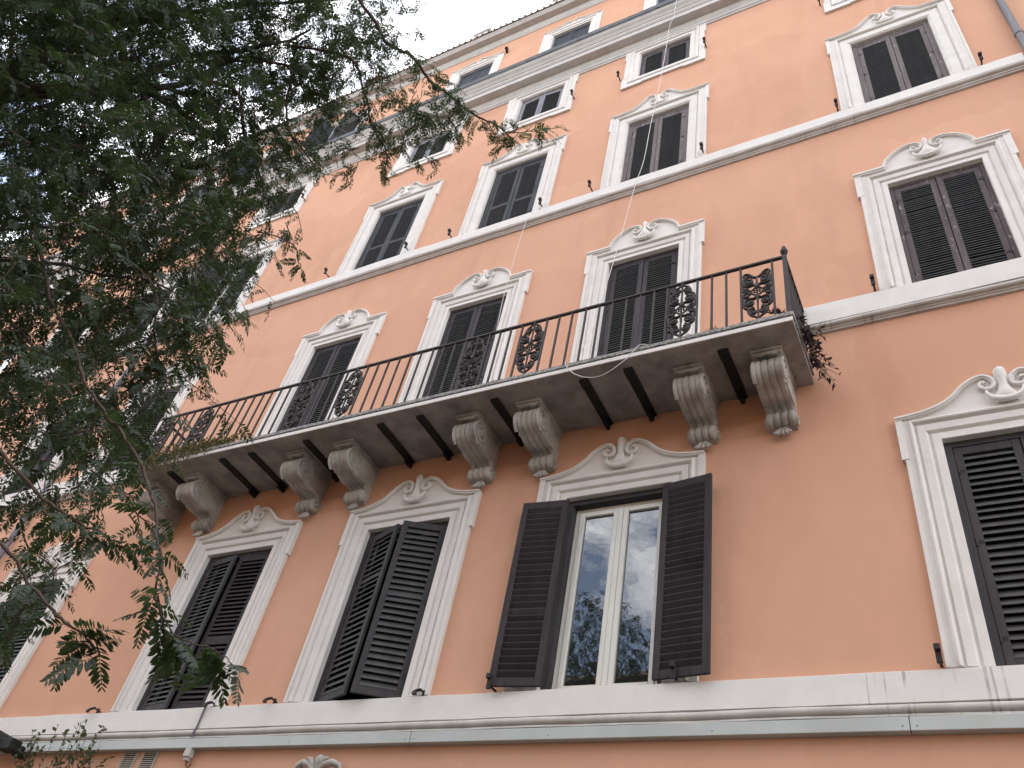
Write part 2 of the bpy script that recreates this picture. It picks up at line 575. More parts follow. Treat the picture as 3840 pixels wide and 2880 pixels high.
XL, XR = -46.0, 6.5
holes = []
for r in (1, 2, 3, 4):
    for cx in COLS:
        q = ROW[r]
        e = 0.012
        holes.append((cx - q['hw'] - e, cx + q['hw'] + e, q['z0'] - 0.02, q['z1'] + e))
put('wall', pierced_wall(holes, XL, XR, 0.0, 19.3, YW, 0.28).mesh('wall', 'wall'), BLD)
holes = []
for cx in COLS:
    q = ROW[5]
    holes.append((cx - q['hw'] - 0.012, cx + q['hw'] + 0.012, q['z0'], q['z1'] + 0.012))
put('attic_wall', pierced_wall(holes, XL, XR, 19.4, 24.2, YA, 0.25).mesh('attic_wall', 'wall'), BLD)
put('end_wall', MB().box(XR - 0.2, XR - 0.002, YW + 0.002, 16, 0, 19.2).box(XR - 0.2, XR - 0.002, YA + 0.002, 16, 19.2, 24.2).mesh('end_wall', 'wall'), BLD)
put('back_wall', MB().box(XL, XR, 15.8, 16, 0, 24.2).mesh('back_wall', 'wall'), BLD)


# string courses: (proud, z) profile from top to bottom
def band(name, pts_flat, pts_mould, x0, x1, mat1='band', mat2='torus'):
    def run(pts):
        mb, xs_, nn = MB(), [], len(pts)
        x_ = x0
        while x_ < x1:
            xs_.append(x_)
            x_ += rng.uniform(0.25, 0.6)
        xs_.append(x1)
        for x_ in xs_:
            jy, jz = rng.gauss(0, 0.0016), rng.gauss(0, 0.0022)
            mb.v += [(x_, YW - p_ + (jy if p_ > 0 else 0), z_ + jz) for p_, z_ in pts]
        for a_ in range(len(xs_) - 1):
            mb.f += [(a_ * nn + i_, a_ * nn + i_ + 1, (a_ + 1) * nn + i_ + 1, (a_ + 1) * nn + i_) for i_ in range(nn - 1)]
        mb.f += [tuple(range(nn - 1, -1, -1)), tuple(range((len(xs_) - 1) * nn, len(xs_) * nn))]
        return mb
    o = put(name, run(pts_flat).mesh(name, mat1, 35), BLD)
    put('moulding', run(pts_mould).mesh('moulding', mat2, 35), o)
    return o


def arcpts(cp, cz, r, a0, a1, n=9):
    return [(cp + r * math.cos(R_(a0 + (a1 - a0) * i / n)), cz + r * math.sin(R_(a0 + (a1 - a0) * i / n))) for i in range(n + 1)]


XBR = 2.12
band('string_course', [(-0.02, 5.047), (0.066, 5.045), (0.072, 5.04), (0.072, 4.792), (0.06, 4.788), (-0.02, 4.788)],
     [(-0.02, 4.786), (0.05, 4.786), (0.052, 4.784)] + arcpts(0.052, 4.745, 0.038, 88, -88) + [(0.052, 4.704), (0.074, 4.70), (0.076, 4.682), (-0.02, 4.68)], XL, XR)
band('string_course', [(-0.02, 9.605), (0.072, 9.602), (0.078, 9.595), (0.078, 9.29), (-0.02, 9.285)],
     [(-0.02, 9.283), (0.066, 9.282), (0.068, 9.276)] + arcpts(0.058, 9.243, 0.034, 85, -60) + [(0.062, 9.212), (0.05, 9.208), (0.048, 9.192), (0.034, 9.186), (0.03, 9.168), (-0.02, 9.16)], XL, XBR, 'trim')
band('string_course', [(-0.02, 13.82), (0.078, 13.816), (0.084, 13.81), (0.084, 13.605), (-0.02, 13.60)],
     [(-0.02, 13.598), (0.07, 13.596), (0.072, 13.588)] + arcpts(0.064, 13.552, 0.036, 82, -55) + [(0.07, 13.515), (0.056, 13.51), (0.05, 13.485), (0.036, 13.478), (0.03, 13.455), (-0.02, 13.445)], XL, XBR, 'trim')
for z0, z1 in ((9.16, 9.60), (13.445, 13.82)):
    put('string_course', MB().box(2.30, XR, YW - 0.045, YW + 0.02, z0, z1).mesh('string_course', 'band'), BLD)

# sheet-metal panels under the first string course
JX = [-23.2, -18.7, -14.15, -9.62, -5.087, -0.586, 3.9]
for a, b in zip(JX[:-1], JX[1:]):
    p = put('metal_panel', MB().box(a + 0.003, b - 0.003, YW - 0.082, YW - 0.001, 4.568, 4.677, 0.004).mesh('metal_panel', 'metal_panel'), BLD)
    rv = MB()
    for x in (a + 0.05, b - 0.05, a + 1.5, a + 3.0):
        rv.blob((x, YW - 0.0825, 4.605), (0.006, 0.004, 0.006))
    put('rivet', rv.mesh('rivet', 'pipe'), p)

# main cornice (profile y,z from the wall up and out)
CORN = [(6.82, 19.02), (6.775, 19.03), (6.77, 19.07), (6.745, 19.09), (6.74, 19.16), (6.715, 19.19), (6.70, 19.26), (6.69, 19.31)]
put('cornice', MB().extrude_x(CORN + [(6.82, 19.31)], XL, XR).mesh('cornice', 'cornice', 30), BLD)
COR2 = [(6.82, 19.312), (6.53, 19.312), (6.525, 19.33), (6.525, 19.45), (6.505, 19.46), (6.505, 19.485), (6.49, 19.50), (6.485, 19.55), (6.46, 19.57), (6.455, 19.60)]
COR2 += [(6.45, 19.602), (6.445, 19.615), (6.43, 19.64), (6.40, 19.66), (6.385, 19.685), (6.38, 19.71), (6.365, 19.72), (6.365, 19.738), (6.82, 19.76)]
put('cornice', MB().extrude_x(COR2, XL, XR).mesh('cornice', 'cornice', 30), BLD)
g = MB()
x = XL
while x < XR:
    w = rng.uniform(0.25, 0.9)
    h = rng.uniform(0.0, 0.018)
    g.box(x, min(x + w - 0.003, XR), 6.352 - h * 0.3, 7.1, 19.765, 19.945 + h, 0.006)
    g.box(x, min(x + w - 0.003, XR), 6.358, 6.7, 19.74, 19.766)
    x += w
put('roof_gutter', g.mesh('roof_gutter', 'gutter'), BLD)
# top cornice
TC1 = [(7.16, 23.95), (7.12, 23.96), (7.115, 24.0), (7.09, 24.03), (7.085, 24.09), (7.06, 24.13), (7.05, 24.2), (7.16, 24.2)]
put('top_cornice', MB().extrude_x(TC1, XL, XR).mesh('top_cornice', 'cornice', 30), BLD)
TC2 = [(7.16, 24.202), (6.895, 24.202), (6.89, 24.21), (6.89, 24.245), (6.875, 24.255), (6.87, 24.285), (6.85, 24.305), (6.845, 24.33), (6.835, 24.34), (6.835, 24.355), (7.16, 24.36)]
put('top_cornice', MB().extrude_x(TC2, XL, XR).mesh('top_cornice', 'cornice', 30), BLD)
rf = put('roof', MB().add([(XL, 6.80, 24.358), (XR, 6.80, 24.358), (XR, 12, 25.9), (XL, 12, 25.9), (XL, 6.80, 24.395), (XR, 6.80, 24.395), (XR, 12, 25.97), (XL, 12, 25.97)],
                          [(0, 3, 2, 1), (4, 5, 6, 7), (0, 1, 5, 4), (1, 2, 6, 5), (2, 3, 7, 6), (3, 0, 4, 7)]).mesh('roof', 'roof'), BLD)
tl = MB()
x = XL
while x < XR:
    tl.tube([(x, 6.775, 24.385 + rng.uniform(-0.004, 0.004)), (x, 7.6, 24.61)], [0.034, 0.034], 7)
    x += 0.19
o = put('roof_tiles', tl.mesh('roof_tiles', 'roof', 50), rf)
o['kind'] = 'stuff'
for cx, w, hz, dome in ((-8.96, 0.25, 25.0, True), (-6.35, 0.36, 25.02, False)):
    c = MB().box(cx - w, cx + w, 6.9, 7.5, 24.40, hz - 0.1, 0.01).box(cx - w - 0.03, cx + w + 0.03, 6.87, 7.53, hz - 0.1, hz, 0.008)
    if dome:
        c.blob((cx + 0.04, 7.15, hz + 0.05), (0.19, 0.18, 0.30), 14, 9)
    put('chimney', c.mesh('chimney', 'cornice', 40), rf)
put('chimney', MB().box(-13.1, -12.6, 6.95, 7.5, 24.4, 25.12, 0.01).box(-13.16, -12.54, 6.9, 7.55, 25.12, 25.18, 0.01).mesh('chimney', 'brick'), rf)


# ------------------------------------------------------------------ window surrounds
def sweep_frame(prof, hw, z0, z1, sides=3):
    """profile (t outward from the opening, proud) around an opening; 3 sides or 4"""
    mb = MB()
    for t, h in prof:
        h = h * 1.35 - 0.012 if h > 0 else h
        y = YW - h
        if sides == 3:
            mb.v += [(-hw - t, y, z0), (-hw - t, y, z1 + t), (hw + t, y, z1 + t), (hw + t, y, z0)]
        else:
            mb.v += [(-hw - t, y, z0 - t), (-hw - t, y, z1 + t), (hw + t, y, z1 + t), (hw + t, y, z0 - t)]
    n = len(prof)
    for i in range(n - 1):
        a, b = i * 4, (i + 1) * 4
        for k in range(3 if sides == 3 else 4):
            k2 = (k + 1) % 4
            mb.f.append((a + k, a + k2, b + k2, b + k))
    if sides == 3:
        for k in (0, 3):
            e = [i * 4 + k for i in range(1, n)] + [len(mb.v)]
            mb.v.append((mb.v[k][0], YW + 0.01, z0))
            mb.f.append(tuple(e if k == 0 else e[::-1]))
    return mb


def rim(path, w, y_front, y_back, mirror=True, w_end=None):
    """moulded ribbon following a path of (x, z), inner side to the right of travel; both halves"""
    mb = MB()
    pts = catmull(path, 5)
    n = len(pts)
    for sgn in ((1, -1) if mirror else (1,)):
        vs, fs = [], []
        for i, (x, z) in enumerate(pts):
            a = pts[max(i - 1, 0)]
            b = pts[min(i + 1, n - 1)]
            tx, tz = b[0] - a[0], b[1] - a[1]
            L = math.hypot(tx, tz) or 1
            nx, nz = tz / L, -tx / L
            ww = w
            u = i / (n - 1)
            if w_end is not None and u > 0.55:
                ww = w + (w_end - w) * (u - 0.55) / 0.45
            if i == 0:
                nx, nz = 0, -1
            sx = sgn
            for q, (d, yy) in enumerate(((0, y_back), (0, y_front + 0.006), (0.006, y_front), (ww * 0.62, y_front), (ww * 0.66, y_front + 0.012), (ww, y_front + 0.014), (ww, y_back))):
                vs.append((sx * (x + nx * d), yy, z + nz * d))
        m = 7
        for i in range(n - 1):
            for q in range(m - 1):
                f = (i * m + q, i * m + q + 1, (i + 1) * m + q + 1, (i + 1) * m + q)
                fs.append(f if sgn > 0 else f[::-1])
        fs.append(tuple(range(m - 1, -1, -1)) if sgn > 0 else tuple(range(m)))
        fs.append(tuple(range((n - 1) * m, n * m)) if sgn > 0 else tuple(range(n * m - 1, (n - 1) * m - 1, -1)))
        mb.add(vs, fs)
    return mb


def tongue(secs, y_base, seg=10):
    """rounded relief: list of (z, half width, proud)"""
    vs, fs = [], []
    for z, hw, d in secs:
        for k in range(seg + 1):
            a = math.pi * k / seg
            vs.append((-hw * math.cos(a), y_base - d * math.sin(a), z))
    m = seg + 1
    for i in range(len(secs) - 1):
        for k in range(seg):
            fs.append((i * m + k, i * m + k + 1, (i + 1) * m + k + 1, (i + 1) * m + k))
    return MB().add(vs, fs)


def crescent(x, z_tip, z_bot, rad, y, flutes=False):
    pts, rr = [], []
    n = 18
    for i in range(n + 1):
        a = math.pi * i / n
        px = -x * math.cos(a)
        pz = z_tip - (z_tip - z_bot) * math.sin(a) ** 0.8
        pts.append((px, y, pz))
        rr.append(rad * (0.35 + 0.65 * math.sin(a) ** 0.5) * (1 + (0.22 * math.cos(i * math.pi) if flutes else 0)))
    return MB().tube(pts, rr, 8)


PATH = {
    1: [(-0.985, 7.672), (-0.86, 7.682), (-0.69, 7.712), (-0.55, 7.767), (-0.46, 7.832), (-0.362, 7.936), (-0.271, 8.0), (-0.187, 8.03), (-0.131, 8.022), (-0.075, 7.972), (-0.057, 7.89), (-0.085, 7.832), (-0.148, 7.818), (-0.20, 7.85), (-0.212, 7.90), (-0.186, 7.942), (-0.155, 7.94), (-0.142, 7.912)],
    2: [(-0.56, 12.07), (-0.53, 12.177), (-0.465, 12.275), (-0.375, 12.36), (-0.265, 12.42), (-0.155, 12.43), (-0.065, 12.39), (-0.037, 12.31), (-0.075, 12.235), (-0.155, 12.225), (-0.20, 12.285), (-0.175, 12.34), (-0.135, 12.335), (-0.125, 12.305)],
    3: [(-0.94, 16.345), (-0.78, 16.33), (-0.60, 16.342), (-0.49, 16.372), (-0.385, 16.456), (-0.257, 16.605), (-0.19, 16.648), (-0.11, 16.64), (-0.047, 16.575), (-0.04, 16.485), (-0.10, 16.42), (-0.165, 16.46), (-0.165, 16.525), (-0.12, 16.535), (-0.107, 16.50)],
    5: [(-0.80, 23.27), (-0.65, 23.262), (-0.34, 23.32), (-0.19, 23.40), (-0.08, 23.415), (-0.035, 23.37), (-0.07, 23.325), (-0.12, 23.345), (-0.11, 23.37)],
}


def row1_meshes():
    hw, z0, z1 = 0.62, 5.068, 7.345
    prof = [(0.0, -0.275), (0.0, 0.024), (0.004, 0.028), (0.074, 0.028), (0.08, 0.014), (0.10, 0.014), (0.106, 0.026), (0.12, 0.036), (0.188, 0.044), (0.192, 0.03), (0.208, 0.03), (0.214, 0.046), (0.224, 0.058), (0.238, 0.063), (0.25, 0.058), (0.262, 0.044), (0.262, 0.02)]
    arch = sweep_frame(prof, hw, z0, z1)
    for s in (-1, 1):
        a, b = sorted((s * 0.881, s * 0.921))
        arch.box(a, b, YW - 0.042, YW + 0.01, z0, 7.62)
        a, b = sorted((s * 0.921, s * 0.957))
        arch.box(a, b, YW - 0.052, YW + 0.01, z0, 7.14)
        a, b = sorted((s * 0.9212, s * 0.988))
        arch.box(a, b, YW - 0.058, YW + 0.01, 7.1405, 7.632)
    p = [(-0.97, 7.60)] + [(x + 0.01, z - 0.018) for x, z in catmull(PATH[1][:9], 4)]
    tym = p + [(-x, z) for x, z in p[::-1]]
    ped = MB().prism_xz(tym, YW - 0.03, YW + 0.01)
    rm = rim(PATH[1], 0.042, YW - 0.078, YW + 0.005)
    sh = tongue([(7.66, 0.10, 0.03), (7.70, 0.115, 0.065), (7.75, 0.10, 0.075), (7.80, 0.066, 0.07), (7.87, 0.046, 0.065), (7.95, 0.05, 0.075), (8.02, 0.06, 0.085), (8.07, 0.054, 0.075), (8.095, 0.03, 0.05), (8.102, 0.005, 0.02)], YW - 0.02)
    sh.add(*(lambda q: (q.v, q.f))(crescent(0.155, 7.80, 7.665, 0.03, YW - 0.075)))
    return arch, ped, rm, sh


def row2_meshes():
    hw, z0, z1 = 0.545, 9.64, 11.71
    prof = [(0.0, -0.275), (0.0, 0.022), (0.003, 0.026), (0.062, 0.026), (0.068, 0.014), (0.084, 0.014), (0.09, 0.026), (0.10, 0.034), (0.158, 0.042), (0.162, 0.03), (0.176, 0.03), (0.182, 0.046), (0.196, 0.06), (0.21, 0.063), (0.224, 0.055), (0.238, 0.044), (0.238, 0.02)]
    arch = sweep_frame(prof, hw, z0, z1)
    for s in (-1, 1):
        a, b = sorted((s * 0.782, s * 0.835))
        arch.box(a, b, YW - 0.036, YW + 0.01, z0, 12.05)
        a, b = sorted((s * 0.835, s * 0.885))
        arch.box(a, b, YW - 0.046, YW + 0.01, z0, 11.56)
        a, b = sorted((s * 0.8352, s * 0.918))
        arch.box(a, b, YW - 0.05, YW + 0.01, 11.5605, 12.05)
        a, b = sorted((s * 0.53, s * 0.922))
        arch.box(a, b, YW - 0.07, YW + 0.01, 12.052, 12.085)
        a, b = sorted((s * 0.53, s * 0.90))
        arch.box(a, b, YW - 0.056, YW + 0.008, 12.028, 12.0515)
    p = [(-0.782, 11.94), (-0.782, 12.03), (-0.545, 12.03)] + [(x + 0.01, z - 0.018) for x, z in catmull(PATH[2][:7], 4)]
    tym = p + [(-x, z) for x, z in p[::-1]]
    ped = MB().prism_xz(tym, YW - 0.026, YW + 0.012)
    rm = rim(PATH[2], 0.036, YW - 0.072, YW + 0.005)
    sh = tongue([(12.06, 0.09, 0.03), (12.10, 0.13, 0.06), (12.16, 0.12, 0.07), (12.22, 0.07, 0.065), (12.29, 0.032, 0.06), (12.36, 0.028, 0.07), (12.42, 0.04, 0.075), (12.45, 0.035, 0.06), (12.462, 0.006, 0.02)], YW - 0.02)
    sh.add(*(lambda q: (q.v, q.f))(crescent(0.165, 12.18, 12.04, 0.028, YW - 0.07, True)))
    return arch, ped, rm, sh


def row3_meshes():
    hw, z0, z1 = 0.575, 13.862, 15.97
    prof = [(0.0, -0.275), (0.0, 0.012), (0.012, 0.014), (0.014, 0.022), (0.034, 0.024), (0.036, 0.03), (0.05, 0.033), (0.156, 0.035), (0.16, 0.024), (0.176, 0.024), (0.18, 0.045), (0.196, 0.06), (0.212, 0.062), (0.226, 0.05), (0.236, 0.036), (0.236, 0.015)]
    arch = sweep_frame(prof, hw, z0, z1)
    for s in (-1, 1):
        a, b = sorted((s * 0.81, s * 0.878))
        arch.box(a, b, YW - 0.034, YW + 0.01, z0, 16.29)
        a, b = sorted((s * 0.878, s * 0.908))
        arch.box(a, b, YW - 0.046, YW + 0.01, z0, 15.82)
        a, b = sorted((s * 0.8782, s * 0.938))
        arch.box(a, b, YW - 0.05, YW + 0.01, 15.8205, 16.31)
    p = [(-0.90, 16.21), (-0.90, 16.31)] + [(x + 0.012, z - 0.02) for x, z in catmull(PATH[3][1:9], 4)]
    tym = p + [(-x, z) for x, z in p[::-1]]
    ped = MB().prism_xz(tym, YW - 0.028, YW + 0.012)
    rm = rim(PATH[3], 0.036, YW - 0.075, YW + 0.005)
    sh = tongue([(16.24, 0.10, 0.03), (16.28, 0.13, 0.06), (16.33, 0.11, 0.07), (16.40, 0.06, 0.065), (16.47, 0.03, 0.06), (16.54, 0.034, 0.07), (16.59, 0.028, 0.05), (16.60, 0.005, 0.02)], YW - 0.02)
    sh.add(*(lambda q: (q.v, q.f))(crescent(0.15, 16.36, 16.245, 0.024, YW - 0.065)))
    return arch, ped, rm, sh


def row4_meshes():
    hw, z0, z1 = 0.525, 17.80, 18.85
    prof = [(0.0, -0.275), (0.0, 0.014), (0.02, 0.016), (0.022, 0.03), (0.06, 0.033), (0.10, 0.028), (0.104, 0.02), (0.12, 0.024), (0.145, 0.05), (0.17, 0.056), (0.19, 0.05), (0.20, 0.02)]
    arch = sweep_frame(prof, hw, z0, z1, 4)
    for s in (-1, 1):
        a, b = sorted((s * 0.726, s * 0.826))
        arch.box(a, b, YW - 0.042, YW + 0.01, 17.52, 19.06)
        a, b = sorted((s * 0.8262, s * 0.852))
        arch.box(a, b, YW - 0.046, YW + 0.01, 18.69, 19.06)
        arch.box(a, b, YW - 0.046, YW + 0.01, 17.45, 17.86)
        a, b = sorted((s * 0.42, s * 0.8258))
        arch.box(a, b, YW - 0.047, YW + 0.01, 17.45, 17.519)
    arch.box(-0.4198, 0.4198, YW - 0.043, YW + 0.01, 17.49, 17.5995)
    arch.box(-0.7255, -0.4202, YW - 0.041, YW + 0.01, 17.5195, 17.5995)
    arch.box(0.4202, 0.7255, YW - 0.041, YW + 0.01, 17.5195, 17.5995)
    return arch


def row5_meshes():
    d = YA - YW
    hw, z0, z1 = 0.53, 21.3, 23.0
    prof = [(0.0, -0.275), (0.0, 0.012), (0.05, 0.016), (0.054, 0.03), (0.14, 0.034), (0.15, 0.05), (0.18, 0.055), (0.2, 0.04), (0.21, 0.01)]
    arch = sweep_frame(prof, hw, z0, z1)
    for s in (-1, 1):
        a, b = sorted((s * 0.741, s * 0.82))
        arch.box(a, b, YW - 0.036, YW + 0.01, z0, 23.26)
    p = [(-0.79, 23.2), (-0.79, 23.245)] + [(x, z - 0.02) for x, z in catmull(PATH[5][1:6], 4)]
    ped = MB().prism_xz(p + [(-x, z) for x, z in p[::-1]], YW - 0.03, YW + 0.012)
    rm = rim(PATH[5], 0.035, YW - 0.07, YW + 0.005)
    for q in (arch, ped, rm):
        q.v = [(a, b + d, c) for a, b, c in q.v]
    return arch, ped, rm, None


SUR = {}
for r, fn in ((1, row1_meshes), (2, row2_meshes), (3, row3_meshes), (5, row5_meshes)):
    a, p, q, s = fn()
    SUR[r] = (a.mesh('window_surround', 'trim', 30), p.mesh('pediment', 'trim', 30), q.mesh('pediment_scroll', 'trim', 40), s.mesh('shell_ornament', 'trim', 60) if s else None)
SUR[4] = (row4_meshes().mesh('window_surround', 'trim', 30), None, None, None)
SHADE_BACK = {}
FIX = {}
for r, q in ROW.items():
    hw, z0, z1 = q['hw'], q['z0'], q['z1']
    y = (YA if r == 5 else YW)
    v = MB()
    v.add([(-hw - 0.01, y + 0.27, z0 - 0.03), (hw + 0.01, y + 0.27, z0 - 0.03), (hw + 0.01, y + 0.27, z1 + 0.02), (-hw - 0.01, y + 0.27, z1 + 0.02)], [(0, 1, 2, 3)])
    SHADE_BACK[r] = v.mesh('shade_backing', 'shade_black')  # flat near-black sheet; the unlit room's shade is put into its colour
    fw = {1: 0.066, 2: 0.05, 3: 0.078, 4: 0.03, 5: 0.03}[r]
    fb = z0 + (0.0 if r in (1, 2, 3) else 0.0)
    yd = 0.155 if r == 1 else 0.11
    FIX[r] = (fw, MB().box(-hw + 0.001, -hw + fw, y + 0.045, y + yd, fb, z1 - 0.001).box(hw - fw, hw - 0.001, y + 0.045, y + yd, fb, z1 - 0.001).box(-hw + fw, hw - fw, y + 0.046, y + yd, z1 - fw, z1 - 0.001))
HINGE = MB().tube([(0, 0, -0.035), (0, 0, 0.035)], 0.009, 6).box(-0.004, 0.05, 0.004, 0.012, -0.02, 0.02).mesh('hinge', 'iron')

LEAFM = {}
SLATM = {}
slat_count = [0]


def leaf_meshes(w, h, mats, pitch, mids, solid=False, single=False):
    key = (round(w, 3), round(h, 3), mats, pitch, mids, solid, single)
    if key in LEAFM:
        return LEAFM[key]
    st, rl, t = 0.072, 0.085, 0.036
    fr = MB()
    c = 0.0035
    fr.box(0.002, st, -t / 2, t / 2, 0, h, c).box(w - st, w - 0.002, -t / 2, t / 2, 0, h, c)
    fr.box(st, w - st, -t / 2 + 0.002, t / 2 - 0.002, 0, rl, c).box(st, w - st, -t / 2 + 0.002, t / 2 - 0.002, h - rl, h, c)
    zs = [rl]
    for m in mids:
        fr.box(st, w - st, -t / 2 + 0.002, t / 2 - 0.002, m, m + 0.085, c)
        zs += [m, m + 0.085]
    zs.append(h - rl)
    pos = []
    slm = None
    if solid:
        fr.box(st, w - st, -0.006, 0.006, rl, h - rl)
    else:
        L = w - 2 * st
        for a, b in zip(zs[0::2], zs[1::2]):
            n = max(1, int(round((b - a) / pitch)))
            pos += [a + (b - a) * (i + 0.5) / n for i in range(n)]
        steep = pitch > 0.055
        dz = 0.5 * pitch * (0.86 if steep else 0.55)
        d = t * 0.56
        th = 0.0045 if steep else 0.0055
        # outer (-y) edge low, inner edge high
        sl = MB()
        prof = [(-d, -dz - th), (-d, -dz + th), (d, dz + th), (d, dz - th)]
        sl.extrude_x(prof, st - 0.004, w - st + 0.004, close=True)
        slm = sl
    fm = fr.mesh('shutter', mats[0])
    if slm is None:
        res = (fm, None, [])
    elif single:
        res = (fm, slm.mesh('slat', mats[1]), pos)
    else:
        al = MB()
        for z in pos:
            kz, kt = rng.gauss(0, 0.001), rng.gauss(0, 0.05)
            al.add([(a, b, q + z + kz + b * kt) for a, b, q in slm.v], slm.f)
        res = (fm, al.mesh('slats', mats[1]), None)
    LEAFM[key] = res
    return res


def shutter(cx, r, side, ang, mats, pitch=0.046, mids=(), solid=False, single=False, label=None, hinge_y=None, trim_w=0.0):
    """one louvred leaf; side -1 hinged on the left jamb, +1 on the right; ang opens it outwards"""
    q = ROW[r]
    y = YA if r == 5 else YW
    fw = FIX[r][0]
    w = q['hw'] - fw - 0.003 - trim_w
    zb = {1: 5.075, 2: 9.645, 3: 13.868}.get(r, q['z0'] + 0.012)
    h = q['z1'] - fw - 0.006 - zb
    fm, sm, pos = leaf_meshes(w, h, mats, pitch, mids, solid, single)
    hy = (y + 0.068) if hinge_y is None else hinge_y
    hx = cx + side * (q['hw'] - fw - 0.001)
    ang += rng.uniform(0, 1.6) if ang < 5 else 0
    if side < 0:
        o = put('shutter', fm, BLD, (hx, hy, zb), -R_(ang))
    else:
        o = put('shutter', fm, BLD, (hx, hy, zb), R_(ang))
        o.scale = (-1, 1, 1)
    if label:
        o['label'] = label
    if sm is not None:
        if single:
            for z in pos:
                put('slat', sm, o, (0, 0, z + rng.gauss(0, 0.0012)), rot=(rng.gauss(0, R_(2.2)) + (R_(14) if rng.random() < 0.03 else 0), rng.gauss(0, R_(0.25)), 0))
                slat_count[0] += 1
        else:
            s = put('slats', sm, o)
            s['kind'] = 'stuff'
    if r <= 3:
        for zz in (0.25, h * 0.52, h - 0.28):
            put('hinge', HINGE, o, (0.012, -0.022, zz))
    return o


def window(cx, r, fixmat):
    a, p, q, s = SUR[r]
    o = put('window', a, BLD, (cx, 0, 0))
    if p:
        put('pediment', p, o)
    if q:
        put('pediment_scroll', q, o)
    if s:
        put('shell_ornament', s, o)
    put('shade_backing', SHADE_BACK[r], o)
    fx = MB()
    fx.v, fx.f = FIX[r][1].v, FIX[r][1].f
    put('shutter_frame', fx.mesh('shutter_frame', fixmat), o)
    return o


C1, C2, C3, C4, C5 = -13.16, -8.82, -5.99, -3.19, 0.69
# --- first row above the lower string course
window(C1, 1, 'sh1')
for s in (-1, 1):
    shutter(C1, 1, s, 0, ('sh1', 'slat_d'), 0.062, (0.86,))
window(C2, 1, 'sh1')
shutter(C2, 1, -1, 9, ('sh1b', 'sh1s'), 0.062, (0.86,), single=True, label='shutter leaf standing slightly ajar, overlapping its neighbour')
shutter(C2, 1, 1, 1.5, ('sh1', 'sh1'), 0.062, (0.86,), single=True)
window(C3, 1, 'sh1')
shutter(C3, 1, -1, 21, ('sh1b', 'sh1s'), 0.078, (), single=True, label='louvred shutter leaf pushed half open')
shutter(C3, 1, 1, 26, ('sh1b', 'sh1s'), 0.078, (), single=True, label='louvred shutter leaf pushed half open')
w4 = window(C4, 1, 'sh1b')
w4['label'] = 'open window with cream casement and two reflecting panes'
shutter(C4, 1, -1, 174, ('sh1', 'sh1'), 0.074, (), single=True, hinge_y=YW - 0.072, label='shutter leaf folded back flat against the wall')
shutter(C4, 1, 1, 173, ('sh1', 'sh1'), 0.074, (), single=True, hinge_y=YW - 0.072, label='shutter leaf folded back flat against the wall')
window(C5, 1, 'sh1b')
shutter(C5, 1, -1, 0, ('sh1b', 'sh1s'), 0.074, (), single=True)
shutter(C5, 1, 1, 0, ('sh1b', 'sh1s'), 0.074, (), single=True)
# --- balcony row
for c in (-16.0, C2, C3, C4):
    window(c, 2, 'sh2')
    for s in (-1, 1):
        shutter(c, 2, s, 0, ('sh2', 'slat_d'), 0.047)
window(C1, 2, 'sh1')
shutter(C1, 2, -1, 12, ('sh1', 'sh1s'), 0.06)
shutter(C1, 2, 1, 17, ('sh1b', 'sh1s'), 0.06, label='balcony shutter leaf left ajar')
window(C5, 2, 'sh2r')
for s in (-1, 1):
    shutter(C5, 2, s, 0, ('sh2r', 'slat_d'), 0.043, single=True)
# --- third row
for c in (-18.85, -16.0):
    window(c, 3, 'sh3')
    for s in (-1, 1):
        shutter(c, 3, s, 0, ('sh1', 'slat_d'), 0.05, (0.72,))
w31 = window(C1, 3, 'sh3')
shutter(C1, 3, -1, 118, ('sh3', 'slat_d'), 0.05, (0.72,), hinge_y=YW - 0.02, label='shutter leaf swung wide open behind the foliage')
shutter(C1, 3, 1, 8, ('sh3', 'slat_d'), 0.05, (0.72,))
for c in (C2, C3):
    window(c, 3, 'sh3')
    for s in (-1, 1):
        shutter(c, 3, s, 0, ('sh3', 'slat_d'), 0.044, (0.74,))
for c in (C4, C5):
    window(c, 3, 'sh3r')
    for s in (-1, 1):
        shutter(c, 3, s, 0, ('sh3r', 'slat_d'), 0.045)
# --- small row under the cornice
for c in (-21.7, -18.85, -16.0, C1, C2, C3, C4, C5):
    mt = 'sh4r' if c in (C4, C5) else ('sh4' if c in (C2, C3) else 'sh1')
    window(c, 4, mt)
    for s in (-1, 1):
        shutter(c, 4, s, 0 if c not in (C2, C3) else 2.5, (mt, 'slat_d'), 0.05)
# --- attic
for c in (-21.7, -18.85, -16.0, C1, C2, C3, C4):
    window(c, 5, 'sh4')
    if c in (C1, -16.0):
        shutter(c, 5, -1, 105, ('sh5', 'slat_d'), 0.06, (), solid=True, hinge_y=YA - 0.02)
        shutter(c, 5, 1, 60 if c == C1 else 0, ('sh5', 'slat_d'), 0.05, (0.6,))
    else:
        for s in (-1, 1):
            shutter(c, 5, s, 0, ('sh5', 'slat_d'), 0.05, (), solid=True)


